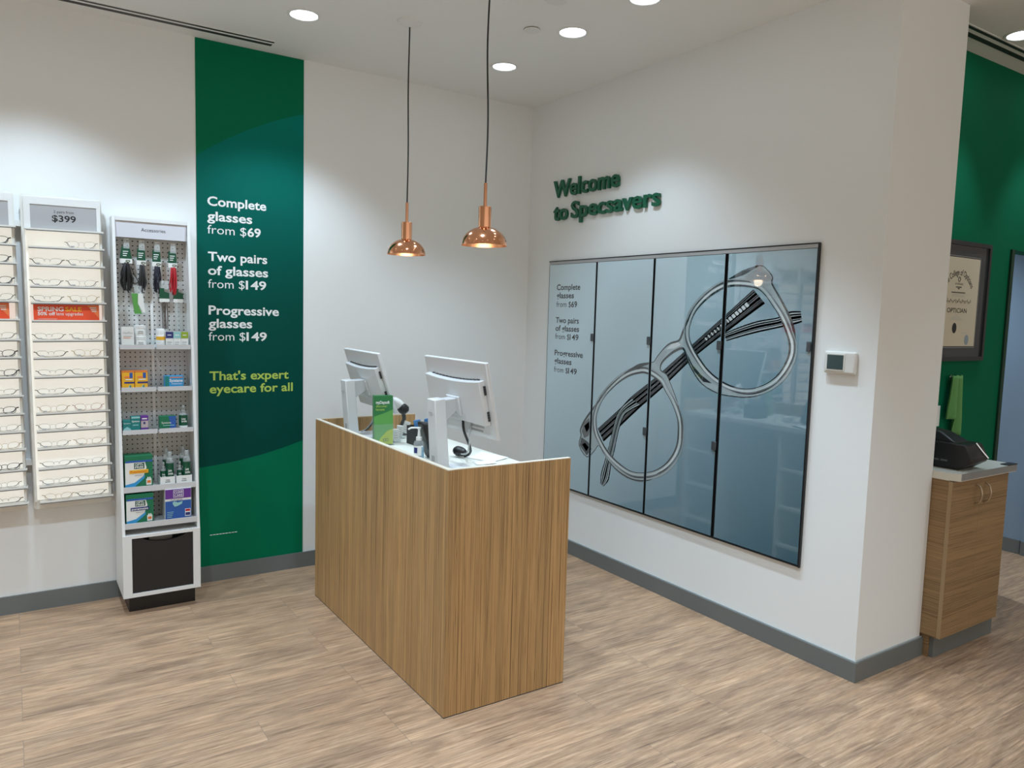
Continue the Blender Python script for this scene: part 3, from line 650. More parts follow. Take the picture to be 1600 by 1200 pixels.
slab(-bw/2-.006, bw/2+.006, -bd/2-.006, -bd/2-.004, 0, .11); slab(-bw/2-.006, -bw/2-.004, -bd/2-.004, bd/2+.003, 0, .14); slab(bw/2+.004, bw/2+.006, -bd/2-.004, bd/2+.003, 0, .14); slab(-bw/2-.006, bw/2+.006, -bd/2-.004, bd/2+.004, 0, .003)
mb.build('acrylic_pocket', t)

# barcode scanner on its stand
t = thing('barcode_scanner', 'black and white barcode scanner standing behind the green leaflets', 'scanner', (1.825, 3.86, WT))
MB().lathe([(0, 0), (.038, 0), (.040, .008), (.030, .016), (.012, .020), (0, .021)], (1.825, 3.86, WT), M['black']).build('stand_base', t)
MB().tube(crom([(1.825, 3.86, WT+.018), (1.815, 3.83, WT+.06), (1.805, 3.78, WT+.105), (1.778, 3.750, WT+.155)], 5, False), .011, M['black'], 10).build('handle', t)
MB().tube([(1.723, 3.767, WT+.212), (1.736, 3.760, WT+.205), (1.756, 3.753, WT+.190), (1.773, 3.747, WT+.176)], [.016, .024, .026, .022], M['pwhite'], 14).build('head_shell', t)
MB().tube([(1.763, 3.747, WT+.176), (1.778, 3.743, WT+.164), (1.793, 3.740, WT+.152), (1.800, 3.738, WT+.144)], [.024, .030, .028, .017], M['black'], 14).build('scan_head', t)

# white boxes in a clear stand
t = thing('sample_stand', 'small clear stepped stand in front of the leaflets on the worktop', 'display stand', (1.73, 3.70, WT))
mb = MB()
SP = [(1.690, 3.640, WT), (1.728, 3.678, WT+.012), (1.778, 3.725, WT+.028)]
for x, y, z in SP: mb.box(x-.024, x+.024, y-.015, y+.035, z, z+.004, M['acryl']); mb.box(x-.024, x+.024, y-.018, y-.015, z, z+.018, M['acryl'])
mb.box(1.722, 1.732, 3.68, 3.71, WT, WT+.012, M['acryl']); mb.box(1.772, 1.782, 3.72, 3.755, WT, WT+.028, M['acryl'])
mb.build('tray_steps', t)
for (x, y, z), lab, lean in zip(SP, ('front white sample box on the clear stepped stand', 'middle white sample box on the clear stepped stand', 'rear white sample box leaning at the top of the clear stand'), (.06, .1, .35)):
    tt = thing('sample_box', lab, 'box', (x, y, z+.004), 'white sample boxes on the stepped stand')
    tt.rotation_euler = (0, 0, math.radians(-10)); tt.rotation_euler[1] = lean
    MB().box(x-.016, x+.016, y-.008, y+.012, z+.006, z+.070, M['pwhite']).build('carton', tt, bevel=.001)
    mb = MB()
    for k in range(3): mb.box(x-.010, x+.009-.004*k, y-.0087, y-.008, z+.024+k*.013, z+.0265+k*.013, M['tag'])
    mb.build('printed_lines', tt)

# pen holder with blue pens
t = thing('pen_holder', 'black mesh desk organiser holding blue packets behind the white boxes', 'organiser', (1.80, 3.55, WT))
mb = MB()
mb.box(1.735, 1.865, 3.49, 3.60, WT, WT+.004, M['black'])
for a_ in ((1.735, 1.738, 3.49, 3.60), (1.862, 1.865, 3.49, 3.60), (1.738, 1.862, 3.49, 3.493), (1.738, 1.862, 3.597, 3.60)): mb.box(*a_, WT, WT+.095, M['black'])
mb.build('holder_box', t)
for x, y, lean, lab in ((1.775, 3.53, -.12, 'blue plastic packet standing in the organiser, left one'), (1.825, 3.56, .12, 'blue plastic packet standing in the organiser, right one')):
    mb = MB(); mb.hexa([(x-.014, y-.006, WT+.005), (x+.014, y-.006, WT+.005), (x+.014, y+.006, WT+.005), (x-.014, y+.006, WT+.005)],
                       [(x-.022+lean*.12, y-.006, WT+.128), (x+.016+lean*.12, y-.006, WT+.132), (x+.012+lean*.12, y+.006, WT+.132), (x-.02+lean*.12, y+.006, WT+.128)], M['bluep'])
    single(mb, 'plastic_packet', lab, 'packet', 'blue packets in the organiser')

# card terminal
t = thing('card_terminal', 'black upright card payment terminal leaning beside the near computer', 'card terminal', (1.69, 3.19, WT))
MB().hexa([(1.648, 3.135, WT), (1.745, 3.135, WT), (1.745, 3.225, WT), (1.648, 3.225, WT)], [(1.602, 3.150, WT+.178), (1.668, 3.150, WT+.165), (1.668, 3.228, WT+.165), (1.602, 3.228, WT+.178)], M['black']).build('terminal_body', t, bevel=.016, seg=4)
mb = MB().tube([(1.630, 3.133, WT+.125), (1.668, 3.128, WT+.05)], .008, M['blackm'], 8); mb.build('side_grip', t)
mb = MB()
for k in range(4):
    for j in range(3):
        z = WT+.04+k*.022; x = 1.745-(z-WT)/.165*.077; mb.box(x-.004, x+.003, 3.150+j*.025, 3.168+j*.025, z, z+.015, M['vent'])
mb.build('keypad', t)
single(MB().box(1.69, 1.765, 3.30, 3.345, WT, WT+.028, M['pwhite']), 'small_box', 'small white box lying behind the hand sanitiser bottle', 'box', bevel=.002)

# hand sanitiser
t = thing('hand_sanitiser', 'clear pump bottle of blue hand sanitiser near the front panel', 'sanitiser bottle', (1.600, 3.185, WT))
c0 = (1.600, 3.185, WT)
MB().lathe([(0, .001), (.024, .001), (.0255, .004), (.0255, .070), (.022, .082), (.013, .088), (.012, .094)], c0, M['clearp'], 28).build('bottle', t)
MB().lathe([(0, .003), (.0235, .003), (.0235, .052), (0, .052)], c0, M['gel'], 24).build('gel', t)
mb = MB().lathe([(.0145, .088), (.0145, .104), (.008, .106), (.006, .128), (.006, .140), (.009, .142), (.009, .150), (0, .151)], c0, M['pwhite'], 24)
mb.tube(crom([(1.600, 3.185, WT+.147), (1.582, 3.196, WT+.147), (1.566, 3.206, WT+.145), (1.556, 3.212, WT+.138)], 4, False), .0042, M['pwhite'], 8); mb.build('pump', t)
mb = MB(); n = 10; R_ = .0259
vs = [(c0[0]+R_*math.cos(a_), c0[1]+R_*math.sin(a_), WT+z) for z in (.018, .064) for a_ in [PI*.95+PI*.55*k/n for k in range(n+1)]]
mb.add(vs, [(k, k+1, n+2+k, n+1+k) for k in range(n)], M['pwhite']); 
vs = [(c0[0]+(R_+.0004)*math.cos(a_), c0[1]+(R_+.0004)*math.sin(a_), WT+z) for z in (.030, .056) for a_ in [PI*1.02+PI*.24*k/n for k in range(n+1)]]
mb.add(vs, [(k, k+1, n+2+k, n+1+k) for k in range(n)], M['navy']); mb.build('bottle_label', t)

# ------------------------------------------------------------------ glasses racks
RZ = [1.885, 1.795, 1.691, 1.610, 1.519, 1.420, 1.332, 1.236, 1.140, 1.050, .960, .870, .766, .675, .594]
ROT = math.radians(-.8)
def rack(x0, x1, label, loc):
    t = thing('glasses_rack', label, 'display rack', loc, 'wall hung glasses racks')
    lx = loc[0]
    r = .012
    def rr(x0_, x1_, z0_, z1_, rad):
        out = []
        for cx, cz, a0 in ((x1_-rad, z1_-rad, 0), (x0_+rad, z1_-rad, 90), (x0_+rad, z0_+rad, 180), (x1_-rad, z0_+rad, 270)):
            for k in range(5):
                a_ = math.radians(a0+k*22.5); out.append((cx+rad*math.cos(a_), 0, cz+rad*math.sin(a_)))
        return out
    P = [(x, 4.530, z) for x, _, z in rr(x0, x1, .552, 2.147, r)]
    MB().prism(P[::-1], (0, -.012, 0), M['cream']).build('back_panel', t)
    MB().box(x0+.016, x1-.014, 4.5165, 4.518, .600, 1.972, M['panel_glow']).build('backlit_panel', t)
    mb = MB().box(x0+.004, x0+.014, 4.488, 4.518, .598, 1.968, M['cream']).box(x1-.014, x1-.004, 4.488, 4.518, .598, 1.968, M['cream'])
    mb.build('side_flange', t)
    # tilted shelf backs and ledges
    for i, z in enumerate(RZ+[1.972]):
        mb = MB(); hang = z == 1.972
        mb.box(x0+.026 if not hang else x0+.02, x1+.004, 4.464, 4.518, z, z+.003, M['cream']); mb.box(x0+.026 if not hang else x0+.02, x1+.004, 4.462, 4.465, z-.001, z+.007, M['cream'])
        mb.box(x0+.026 if not hang else x0+.02, x1-.002, 4.4625, 4.4655, z-.006, z-.001, M['ledge_shadow'])  # dark strip painting in the shadow below each shelf lip
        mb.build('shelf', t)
    mb = MB()
    mb.box(x0+.012, x0+.040, 4.500, 4.518, 1.976, 2.135, M['metalw']); mb.box(x1-.024, x1-.006, 4.500, 4.518, 1.976, 2.135, M['metalw']); mb.box(x0+.04, x1-.024, 4.500, 4.518, 2.099, 2.135, M['metalw'])
    mb.build('sign_holder', t)
    hd = MB().box(x0+.040, x1-.024, 4.503, 4.517, 1.978, 2.099, M['grey_sign']).build('price_card', t)
    mb = MB(); xc = (x0+x1)/2+.008
    lay(mb, '2 pairs from', (xc, 4.5025, 2.062), UX, UZ, .088, .019, M['ink'], .0, 'c'); lay(mb, '$399', (xc, 4.5025, 2.020), UX, UZ, .105, .045, M['ink'], .018, 'c')
    mb.build('lettering', hd)
    t.rotation_euler = (0, ROT, 0)
    return t
RC = (.245, 4.50, 1.35); LC = (-.137, 4.50, 1.35)
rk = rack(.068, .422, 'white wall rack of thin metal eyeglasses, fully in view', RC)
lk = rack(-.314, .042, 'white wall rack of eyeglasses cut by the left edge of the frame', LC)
def on_rack(p, c):   # point in unrotated rack frame -> world
    v = Matrix.Rotation(ROT, 3, 'Y') @ (Vector(p)-Vector(c)); return Vector(c)+v
def sale(x0, x1, c, label):
    t = thing('sale_sign', label, 'sign', c, 'orange sale cards on the racks'); t.rotation_euler = (0, ROT, 0)
    z0, z1 = 1.5245, 1.604
    MB().box(x0, x1, 4.474, 4.477, z0, z1, M['orange']).build('card', t)
    mb = MB()
    mb.poly([(x1-.055, 4.4738, z1-.002), (x1-.002, 4.4738, z0+.012), (x1-.002, 4.4738, z1-.002)], [], M['orange2'])
    lay(mb, 'SPRING', (x0+.018, 4.4734, z0+.046), UX, UZ, .112, .030, M['inkw'], .02); lay(mb, 'SALE', (x0+.138, 4.4734, z0+.046), UX, UZ, .072, .030, M['inko'], .02)
    lay(mb, '50% off', (x0+.018, 4.4734, z0+.025), UX, UZ, .075, .023, M['inkw'], .02); lay(mb, 'lens upgrades', (x0+.098, 4.4734, z0+.025), UX, UZ, .118, .023, M['inkw'], 0)
    for k, s in enumerate(('Terms', 'apply in', 'store')): pass
    for k in range(3): mb.box(x1-.042+.004*k, x1-.012, 4.4732, 4.4738, z0+.062-k*.009, z0+.066-k*.009, M['pwhite'])
    mb.box(x0+.018, x0+.10, 4.4732, 4.4738, z0+.006, z0+.0075, M['pwhite'])
    mb.build('lettering', t)
sale(.103, .392, RC, 'orange spring sale card on the fully visible rack')
sale(-.285, .003, LC, 'orange sale card on the rack cut by the left edge')

# eyeglasses: local frame, front faces -y, rests on z=0, temples folded behind
def eyeglass(style):
    lw, lh, ex, rr_, rimm, tm, tr, full = style
    t = thing('eyeglasses', '', 'eyeglasses', (0, 0, 0))
    cxs = .012+lw/2; zc = lh/2+.003
    def ring(sx, k=1.0, n=28):
        out = []
        for i in range(n):
            a_ = 2*PI*i/n; c_, s_ = math.cos(a_), math.sin(a_)
            x = abs(c_)**(2/ex)*(1 if c_ > 0 else -1)*lw/2*k; z = abs(s_)**(2/ex)*(1 if s_ > 0 else -1)*lh/2*k
            out.append((sx*cxs+x+sx*.002*(z/lh), .002*abs((sx*cxs+x)/.06)**2, zc+z))
        return out
    mb = MB()
    for sx in (-1, 1):
        R_ = ring(sx)
        if full: mb.tube(R_, rr_, rimm, 6, True)
        else: mb.tube(R_[0:15], rr_, rimm, 6)
        mb.tube([(sx*(cxs+lw/2-.001), .002, zc+lh*.25), (sx*(cxs+lw/2+.005), .004, zc+lh*.32), (sx*(cxs+lw/2+.006), .008, zc+lh*.30)], rr_*1.3, rimm, 6)
        mb.tube([(sx*.011, .001, zc+.002), (sx*.008, .006, zc-.003)], rr_*.7, rimm, 5)
    mb.tube(crom([(-.0125, 0, zc+lh*.22), (-.006, -.001, zc+lh*.34), (.006, -.001, zc+lh*.34), (.0125, 0, zc+lh*.22)], 4, False), rr_*1.1, rimm, 6)
    mb.build('frame_front', t)
    for sx in (-1, 1):
        mb = MB(); R_ = ring(sx, .985); n = len(R_)
        mb.add([(x, y+.0004, z) for x, y, z in R_]+[(x, y-.0004, z) for x, y, z in R_], [tuple(range(n)), tuple(range(2*n-1, n-1, -1))], M['lens'])
        mb.build('lens', t)
    for sx in (-1, 1):
        mb = MB(); hx = cxs+lw/2+.006; hz = zc+lh*.30
        P = crom([(sx*(hx+.006), .006, hz+.001), (sx*hx, .008, hz), (sx*(hx-.006), .012, hz-.004), (sx*(hx-.019), .020, .009), (sx*(hx-.05), .028, .005), (sx*(hx-.10), .030, .004)], 4, False)
        k = len(P); rs = [tr*(1.35 if i < k*.62 else .6) for i in range(k)]
        mb.tube(P, rs, tm, 6); mb.build('temple', t)
    mb = MB(); mb.box(-cxs-.010, -cxs+.006, -.0020, -.0012, zc-lh*.40, zc-lh*.22, M['tag']); mb.build('lens_sticker', t)
    return t
STY = {
 'gun': ((.050, .032, 3.2, .0007, M['ggun'], M['gblack'], .0013, False), 'half rim gunmetal'),
 'silver': ((.050, .033, 2.8, .0007, M['gsilver'], M['ggun'], .0012, True), 'thin silver'),
 'gold': ((.049, .036, 2.4, .0007, M['ggold'], M['ggold'], .0012, True), 'thin gold'),
 'rose': ((.050, .037, 2.3, .0008, M['grose'], M['grose'], .0013, True), 'thin rose'),
 'brown': ((.051, .032, 3.0, .0007, M['ggun'], M['gbrown'], .0016, False), 'brown armed'),
 'black': ((.052, .034, 2.8, .0013, M['gblack'], M['gblack'], .0022, True), 'black')}
proto = {}
def place_glasses(kind, p, rz, label, group):
    if kind not in proto: proto[kind] = eyeglass(STY[kind][0]); o = proto[kind]
    else: o = copy_tree(proto[kind])
    o.location = p; o.rotation_euler = (0, ROT, rz); o['label'] = label; o['group'] = group
ORD = ['top', 'second', 'third', 'fourth', 'fifth', 'sixth', 'seventh', 'eighth', 'ninth', 'tenth', 'eleventh', 'twelfth', 'thirteenth', 'fourteenth', 'bottom']
kinds = [('', 'silver'), ('brown', 'gun'), ('gun', 'silver'), ('gun', 'gold'), None, ('gun', 'silver'), ('brown', 'gold'), ('gun', 'brown'), ('gun', 'gun'), ('gold', 'rose'), ('silver', 'gun'), ('silver', 'gold'), ('gun', 'silver'), ('silver', 'gold'), ('gold', 'gun')]
for i, kk in enumerate(kinds):
    if not kk: continue
    for j, k in enumerate(kk):
        if not k: continue
        p = on_rack((.170+.156*j+random.uniform(-.006, .006), 4.473, RZ[i]+.0032), RC)
        place_glasses(k, p, random.uniform(-.05, .05), '%s eyeglasses, %s pair on the %s shelf of the fully visible rack' % (STY[k][1], ('left', 'right')[j], ORD[i]), 'eyeglasses on the fully visible rack')
lkinds = ['black', 'black', 'black', 'gun', None, 'gun', 'black', 'black', 'gun', 'black', 'silver', 'gold', 'black', 'silver', 'brown']
for i, k in enumerate(lkinds):
    if not k: continue
    p = on_rack((-.048+random.uniform(-.006, .008), 4.473, RZ[i]+.0032), LC)
    place_glasses(k, p, random.uniform(-.05, .05), '%s eyeglasses on the %s shelf of the rack cut by the left edge' % (STY[k][1], ORD[i]), 'eyeglasses on the left edge rack')
for z, lab in ((1.985, 'white upper wall rail behind the glasses racks'), (.780, 'white lower wall rail behind the glasses racks')):
    single(MB().box(-2.0, .40, 4.531, 4.575, z, z+.028, M['metalw']), 'wall_rail', lab, 'rail', 'rails carrying the glasses racks')

# ------------------------------------------------------------------ accessory stand
TX0, TX1 = .452, .828
yf = lambda z: 4.25+.1166*(z-.43)
t = tower = thing('accessory_stand', 'tall white accessory stand with pegboard, trays and black drawer by the green banner', 'display stand', (.64, 4.40, 0))
MB().box(TX0+.032, TX1-.018, 4.305, 4.545, 0, .095, M['black']).build('plinth', t)
mb = MB().box(TX0, TX0+.018, 4.245, 4.55, .095, .425, M['metalw']).box(TX1-.018, TX1, 4.245, 4.55, .095, .425, M['metalw']).box(TX0+.018, TX1-.018, 4.245, 4.55, .095, .115, M['metalw']).box(TX0+.018, TX1-.018, 4.245, 4.55, .408, .425, M['metalw'])
mb.box(TX0+.018, TX0+.043, 4.245, 4.262, .115, .408, M['metalw']).box(TX1-.036, TX1-.018, 4.245, 4.262, .115, .408, M['metalw']).box(TX0+.018, TX1-.018, 4.53, 4.55, .115, .408, M['metalw'])
mb.build('cabinet_body', t)
xa, xb = TX0+.045, TX1-.038; P = [(xa, 4.250, .117), (xb, 4.250, .117), (xb, 4.250, .404)]
P += [(xb-.03-(xb-xa-.075)*s_, 4.250, .404-.026*math.sin(PI*s_)**.7 if 0 < s_ < 1 else .404) for s_ in [k/12 for k in range(13)]]
P += [(xa, 4.250, .404)]
MB().prism(P, (0, .018, 0), M['black']).build('drawer_front', t)
MB().box(xa+.09, xb-.09, 4.32, 4.45, .34, .395, M['taupe']).build('drawer_box', t)
for x0, x1 in ((TX0, TX0+.014), (TX1-.014, TX1)):
    mb = MB(); mb.hexa([(x0, yf(.425), .425), (x1, yf(.425), .425), (x1, 4.55, .425), (x0, 4.55, .425)], [(x0, yf(2.065), 2.065), (x1, yf(2.065), 2.065), (x1, 4.55, 2.065), (x0, 4.55, 2.065)], M['metalw'])
    mb.build('side_panel', t)
MB().hexa([(TX0+.014, yf(2.05)+.003, 2.047), (TX1-.014, yf(2.05)+.003, 2.047), (TX1-.014, 4.55, 2.047), (TX0+.014, 4.55, 2.047)], [(TX0+.014, yf(2.065)+.001, 2.065), (TX1-.014, yf(2.065)+.001, 2.065), (TX1-.014, 4.55, 2.065), (TX0+.014, 4.55, 2.065)], M['metalw']).build('top_rail', t)
pb = lambda z: 4.42+.055*(z-.43)       # pegboard plane
MB().hexa([(TX0+.014, pb(.43), .43), (TX1-.014, pb(.43), .43), (TX1-.014, pb(.43)+.01, .43), (TX0+.014, pb(.43)+.01, .43)], [(TX0+.014, pb(2.047), 2.047), (TX1-.014, pb(2.047), 2.047), (TX1-.014, pb(2.047)+.01, 2.047), (TX0+.014, pb(2.047)+.01, 2.047)], M['peg']).build('pegboard', t)
MB().hexa([(.6325, pb(.66)-.006, .66), (.6455, pb(.66)-.006, .66), (.6455, pb(.66), .66), (.6325, pb(.66), .66)], [(.6325, pb(1.62)-.006, 1.62), (.6455, pb(1.62)-.006, 1.62), (.6455, pb(1.62), 1.62), (.6325, pb(1.62), 1.62)], M['metalw']).build('divider_strip', t)
hd = MB().box(TX0+.016, TX1-.016, 4.447, 4.455, 1.962, 2.046, M['lilac']).build('header_sign', t)
mb = MB(); lay(mb, 'Accessories', (.648, 4.4465, 1.998), UX, UZ, .118, .026, M['ink'], .0, 'c'); mb.build('lettering', hd)
def tray(x0, x1, z):
    y0 = yf(z); y1 = pb(z); mb = MB()
    mb.box(x0, x1, y0, y1, z, z+.004, M['tray']); mb.box(x0, x1, y0-.003, y0, z-.004, z+.020, M['tray'])
    for x in (x0, x1-.003): mb.hexa([(x, y0, z+.004), (x+.003, y0, z+.004), (x+.003, y1, z+.004), (x, y1, z+.004)], [(x, y0, z+.020), (x+.003, y0, z+.020), (x+.003, y1, z+.070), (x, y1, z+.070)], M['acryl'])
    mb.build('tray', tower)
for z in (1.386, 1.166, .946): tray(TX0+.018, .634, z); tray(.642, TX1-.018, z)
for z in (.648, .462):
    MB().box(TX0+.014, TX1-.014, yf(z)+.002, pb(z), z, z+.014, M['tray']).box(TX0+.014, TX1-.014, yf(z)-.002, yf(z)+.002, z-.004, z+.026, M['tray']).build('shelf', t)
# hooks with hanging packs
def hook(x, z, y1): 
    MB().tube([(x, pb(z)-.001, z), (x, y1+.006, z), (x, y1+.0035, z+.005)], .0022, M['chrome'], 6).build('peg_hook', tower)
hang = [(.520, 1.940, 'black', 'thick black glasses cord on green card, leftmost of the hanging cords'), (.593, 1.935, 'charc', 'charcoal glasses cord on green card, second hanging from the left'),
        (.667, 1.932, 'navyc', 'navy black glasses cord on green card, third hanging from the left'), (.746, 1.930, 'red', 'red glasses cord on green card hanging at the right')]
for i, (x, z, mc, lab) in enumerate(hang):
    y = 4.468
    hook(x, z, y)
    t = thing('eyewear_strap', lab, 'glasses cord', (x, y, z), 'glasses cords hanging on the pegboard')
    ct = (z-.115)
    MB().hexa([(x-.006, y-.010, z+.012), (x+.006, y-.010, z+.012), (x+.006, y-.006, z+.012), (x-.006, y-.006, z+.012)], [(x-.014, y-.012, z+.016), (x+.014, y-.012, z+.016), (x+.014, y-.006, z+.016), (x-.014, y-.006, z+.016)], M['pwhite']).build('hang_tab', t)
    MB().prism([(x-.012, y-.006, z+.012), (x-.015, y-.006, z-.035), (x+.015, y-.006, z-.035), (x+.012, y-.006, z+.012)], (0, -.0015, 0), M['clearp']).build('hanger', t)
    w = .030 if i == 0 else .022
    MB().prism([(x-.018-.004, y-.001, z-.025), (x-w-.002, y-.001, z-.088), (x+w-.004, y-.001, z-.088), (x+.018-.004, y-.001, z-.025)], (0, -.004, 0), M['pdgreen']).prism([(x-w-.003, y-.001, z-.088), (x-w-.003, y-.001, z-.112), (x+w-.003, y-.001, z-.112), (x+w-.003, y-.001, z-.088)], (0, -.005, 0), M['pwhite']).build('header_card', t)
    mb = MB()
    for k in range(3): mb.box(x-.017, x+.008-.004*k, y-.0062, y-.005, z-.052-.011*k, z-.048-.011*k, M['inkw'])
    mb.tube([(x+.006+.010*math.cos(a_*PI/6), y-.0066, z-.100+.0045*math.sin(a_*PI/6)) for a_ in range(12)], .0016, M['pdgreen'], 5, True); mb.build('print', t)
    mb = MB(); rng = random.Random(i+3); nn = 30 if i == 0 else 15
    for k in range(nn):
        sp_ = .030 if i == 0 else .017
        a_ = rng.uniform(-1, 1); d_ = rng.uniform(-.012, .010); ln_ = .150-.02*abs(a_)+rng.uniform(-.02, .008)
        mb.tube(crom([(x+a_*.010, y-.003, z-.108), (x+a_*sp_*.8+rng.uniform(-.004, .004), y-.006+d_, z-.16), (x+a_*sp_+rng.uniform(-.005, .005), y-.006+d_, z-.108-ln_*.75), (x+a_*sp_*.8+rng.uniform(-.004, .004), y-.006+d_, z-.108-ln_)], 3, False), .0034 if i == 0 else .0030, M[mc], 5)
    if i == 0: mb.tube(crom([(x+.02, y-.006, z-.13), (x+.035, y-.01, z-.17), (x+.052, y-.012, z-.205), (x+.032, y-.012, z-.215), (x+.018, y-.008, z-.19)], 4, False), .0022, M[mc], 5)
    mb.build('cord_bundle', t)
# cleaning cloth pouch and clear packs
hook(.566, 1.705, 4.44)
t = thing('cleaning_kit', 'clear hanging pouch with green cleaning cloth and white card', 'cleaning kit', (.566, 4.44, 1.705))
MB().prism([(.545, 4.440, 1.715), (.553, 4.440, 1.678), (.583, 4.440, 1.672), (.587, 4.440, 1.712)], (0, -.0015, 0), M['clearp']).build('hanger', t)
MB().prism([(.535, 4.444, 1.678), (.552, 4.444, 1.556), (.604, 4.444, 1.566), (.592, 4.444, 1.676)], (0, -.007, 0), M['clearp']).build('pouch', t)
MB().prism([(.537, 4.441, 1.672), (.550, 4.441, 1.566), (.586, 4.441, 1.566), (.566, 4.441, 1.62), (.568, 4.441, 1.672)], (0, -.0065, 0), M['lgreen']).build('folded_cloth', t)
MB().prism([(.568, 4.439, 1.672), (.567, 4.439, 1.62), (.590, 4.439, 1.574), (.602, 4.439, 1.572), (.590, 4.439, 1.672)], (0, -.0050, 0), M['pwhite']).build('printed_card', t)
for x, mc, lab in ((.700, 'brownm', 'brown glasses chain in clear pack, hanging on the right, left of two'), (.770, 'clearp', 'transparent glasses cord pack hanging below the red cord')):
    hook(x, 1.735, 4.463)
    t = thing('glasses_chain', lab, 'glasses chain', (x, 4.463, 1.735), 'clear packs of glasses chains')
    y = 4.463
    MB().prism([(x-.020, y, 1.745), (x-.022, y, 1.700), (x+.022, y, 1.700), (x+.020, y, 1.745)], (0, -.0015, 0), M['clearp']).build('hanger', t)
    MB().prism([(x-.024, y+.001, 1.706), (x-.024, y+.001, 1.650), (x+.024, y+.001, 1.650), (x+.024, y+.001, 1.680), (x, y+.001, 1.688), (x-.002, y+.001, 1.706)], (0, -.004, 0), M['pdgreen']).prism([(x-.025, y+.001, 1.650), (x-.025, y+.001, 1.631), (x+.024, y+.001, 1.631), (x+.024, y+.001, 1.650)], (0, -.0045, 0), M['pwhite']).build('header_card', t)
    mb = MB(); rng = random.Random(5)
    for k in range(5):
        xx = x-.012+.006*k; mb.tube([(xx, y-.002, 1.632), (xx+rng.uniform(-.003, .003), y-.006, 1.56), (xx+rng.uniform(-.002, .004), y-.006, 1.487)], .0022, M[mc], 6)
    mb.build('chain_strands', t)
# ---- boxed goods
def carton(name, label, cat, x0, x1, z0, z1, y, d, m, group=None):
    t = thing(name, label, cat, ((x0+x1)/2, y+d/2, z0), group)
    MB().box(x0, x1, y, y+d, z0, z1, m).build('carton', t)
    return t
def face(t, name, items, y):
    mb = MB(); e = 0
    for it in items:
        e += .0002; yy = y-.0004-e
        k = it[0]
        if k == 'r': _, x0, x1, z0, z1, m = it; mb.box(x0, x1, yy, y-.0001, z0, z1, M[m])
        elif k == 'p': _, pts, m = it; mb.poly([(a_, yy, b_) for a_, b_ in pts], [], M[m])
        elif k == 't': _, s, x, z, w, h, m, bo = it; lay(mb, s, (x, yy-.0002, z), UX, UZ, w, h, M[m], bo, 'c')
    return mb.build(name, t)
zC = 1.3906; zD = 1.1706; zE = .9506
yC, yD, yE = yf(1.39)+.018, yf(1.17)+.018, yf(.95)+.018
# tray row C
t = carton('supplement_box', 'white box with green base line on the upper left tray', 'box', .480, .538, zC, 1.497, yC, .04, M['pwhite'])
face(t, 'print', [('r', .481, .537, zC+.001, zC+.012, 'olive'), ('t', 'OptiPlus', .509, 1.462, .044, .015, 'tag', .0), ('r', .489, .529, 1.449, 1.451, 'tag'), ('r', .489, .522, 1.440, 1.442, 'oranged')], yC)
def jar(x, y, z, r, h, label):
    t = thing('lens_jar', label, 'jar', (x, y, z), 'white jars on the upper left tray')
    MB().lathe([(0, 0), (r, 0), (r, h*.72), (r*.96, h*.76)], (x, y, z), M['pwhite'], 24).build('jar_body', t)
    MB().lathe([(r*1.03, h*.70), (r*1.03, h*.98), (r*.98, h), (0, h)], (x, y, z), M['metalw'], 24).build('lid', t)
    mb = MB(); 
    for k in range(2): mb.box(x-r*.5, x+r*.4, y-r-.001, y-r*.9, z+h*(.30+.16*k), z+h*(.34+.16*k), M['tag'])
    mb.build('print', t)
jar(.573, yC+.034, zC, .028, .058, 'lower white jar of the pair stacked behind the white box')
jar(.572, yC+.036, zC+.058, .028, .058, 'upper white jar of the pair stacked behind the white box')
t = thing('vitamin_bottle', 'white bottle with a yellow band at the left of the upper right tray', 'bottle', (.6695, yC+.022, zC))
MB().lathe([(0, 0), (.021, 0), (.022, .004), (.022, .066), (.018, .072)], (.6695, yC+.022, zC), M['pwhite'], 24).build('bottle_body', t)
MB().lathe([(.020, .070), (.020, .096), (.018, .099), (0, .099)], (.6695, yC+.022, zC), M['metalw'], 24).build('cap', t)
MB().lathe([(.0224, .040), (.0224, .058)], (.6695, yC+.022, zC), M['yellow'], 24).build('yellow_band', t)
for x0, x1, m_, lab in ((.691, .728, 'navy', 'small white box with navy top on the upper right tray'), (.729, .766, 'lteal', 'small white box with pale teal top between navy and olive ones'), (.767, .803, 'olive', 'small white box with olive green top at the right end')):
    t = carton('eye_drop_box', lab, 'box', x0, x1, zC, 1.474, yC, .034, M['pwhite'], 'small eye drop boxes on the upper right tray')
    face(t, 'print', [('r', x0, x1, 1.440, 1.4745, m_), ('r', x0+.008, x1-.009, 1.455, 1.459, 'inkw'), ('r', x0+.006, x1-.007, 1.418, 1.421, 'tag'), ('r', x0+.006, x1-.012, 1.408, 1.410, 'tag')], yC)
# row D
for x0, x1, lab in ((.4745, .534, 'yellow orange lens wipe box, left of the pair on the middle tray'), (.536, .597, 'yellow orange lens wipe box, right of the pair on the middle tray')):
    t = carton('lens_wipe_box', lab, 'box', x0, x1, zD, 1.270, yD, .05, M['oranged'], 'yellow lens wipe boxes')
    w = x1-x0
    face(t, 'print', [('r', x0+.001, x1-.001, zD+.001, 1.262, 'yellow'), ('p', [(x0+.34*w, zD+.002), (x0+.75*w, zD+.002), (x0+.72*w, zD+.028)], 'teal'), ('p', [(x0+.40*w, zD+.002), (x0+.55*w, zD+.002), (x0+.66*w, zD+.030)], 'lteal'), ('r', x0+.2*w, x1, zD+.034, zD+.043, 'navy'), ('r', x0+.62*w, x0+.86*w, zD+.062, zD+.090, 'blue'), ('r', x0+.3*w, x0+.85*w, zD+.052, zD+.057, 'inkw'), ('r', x0+.2*w, x0+.6*w, zD+.064, zD+.072, 'orange2')], yD)
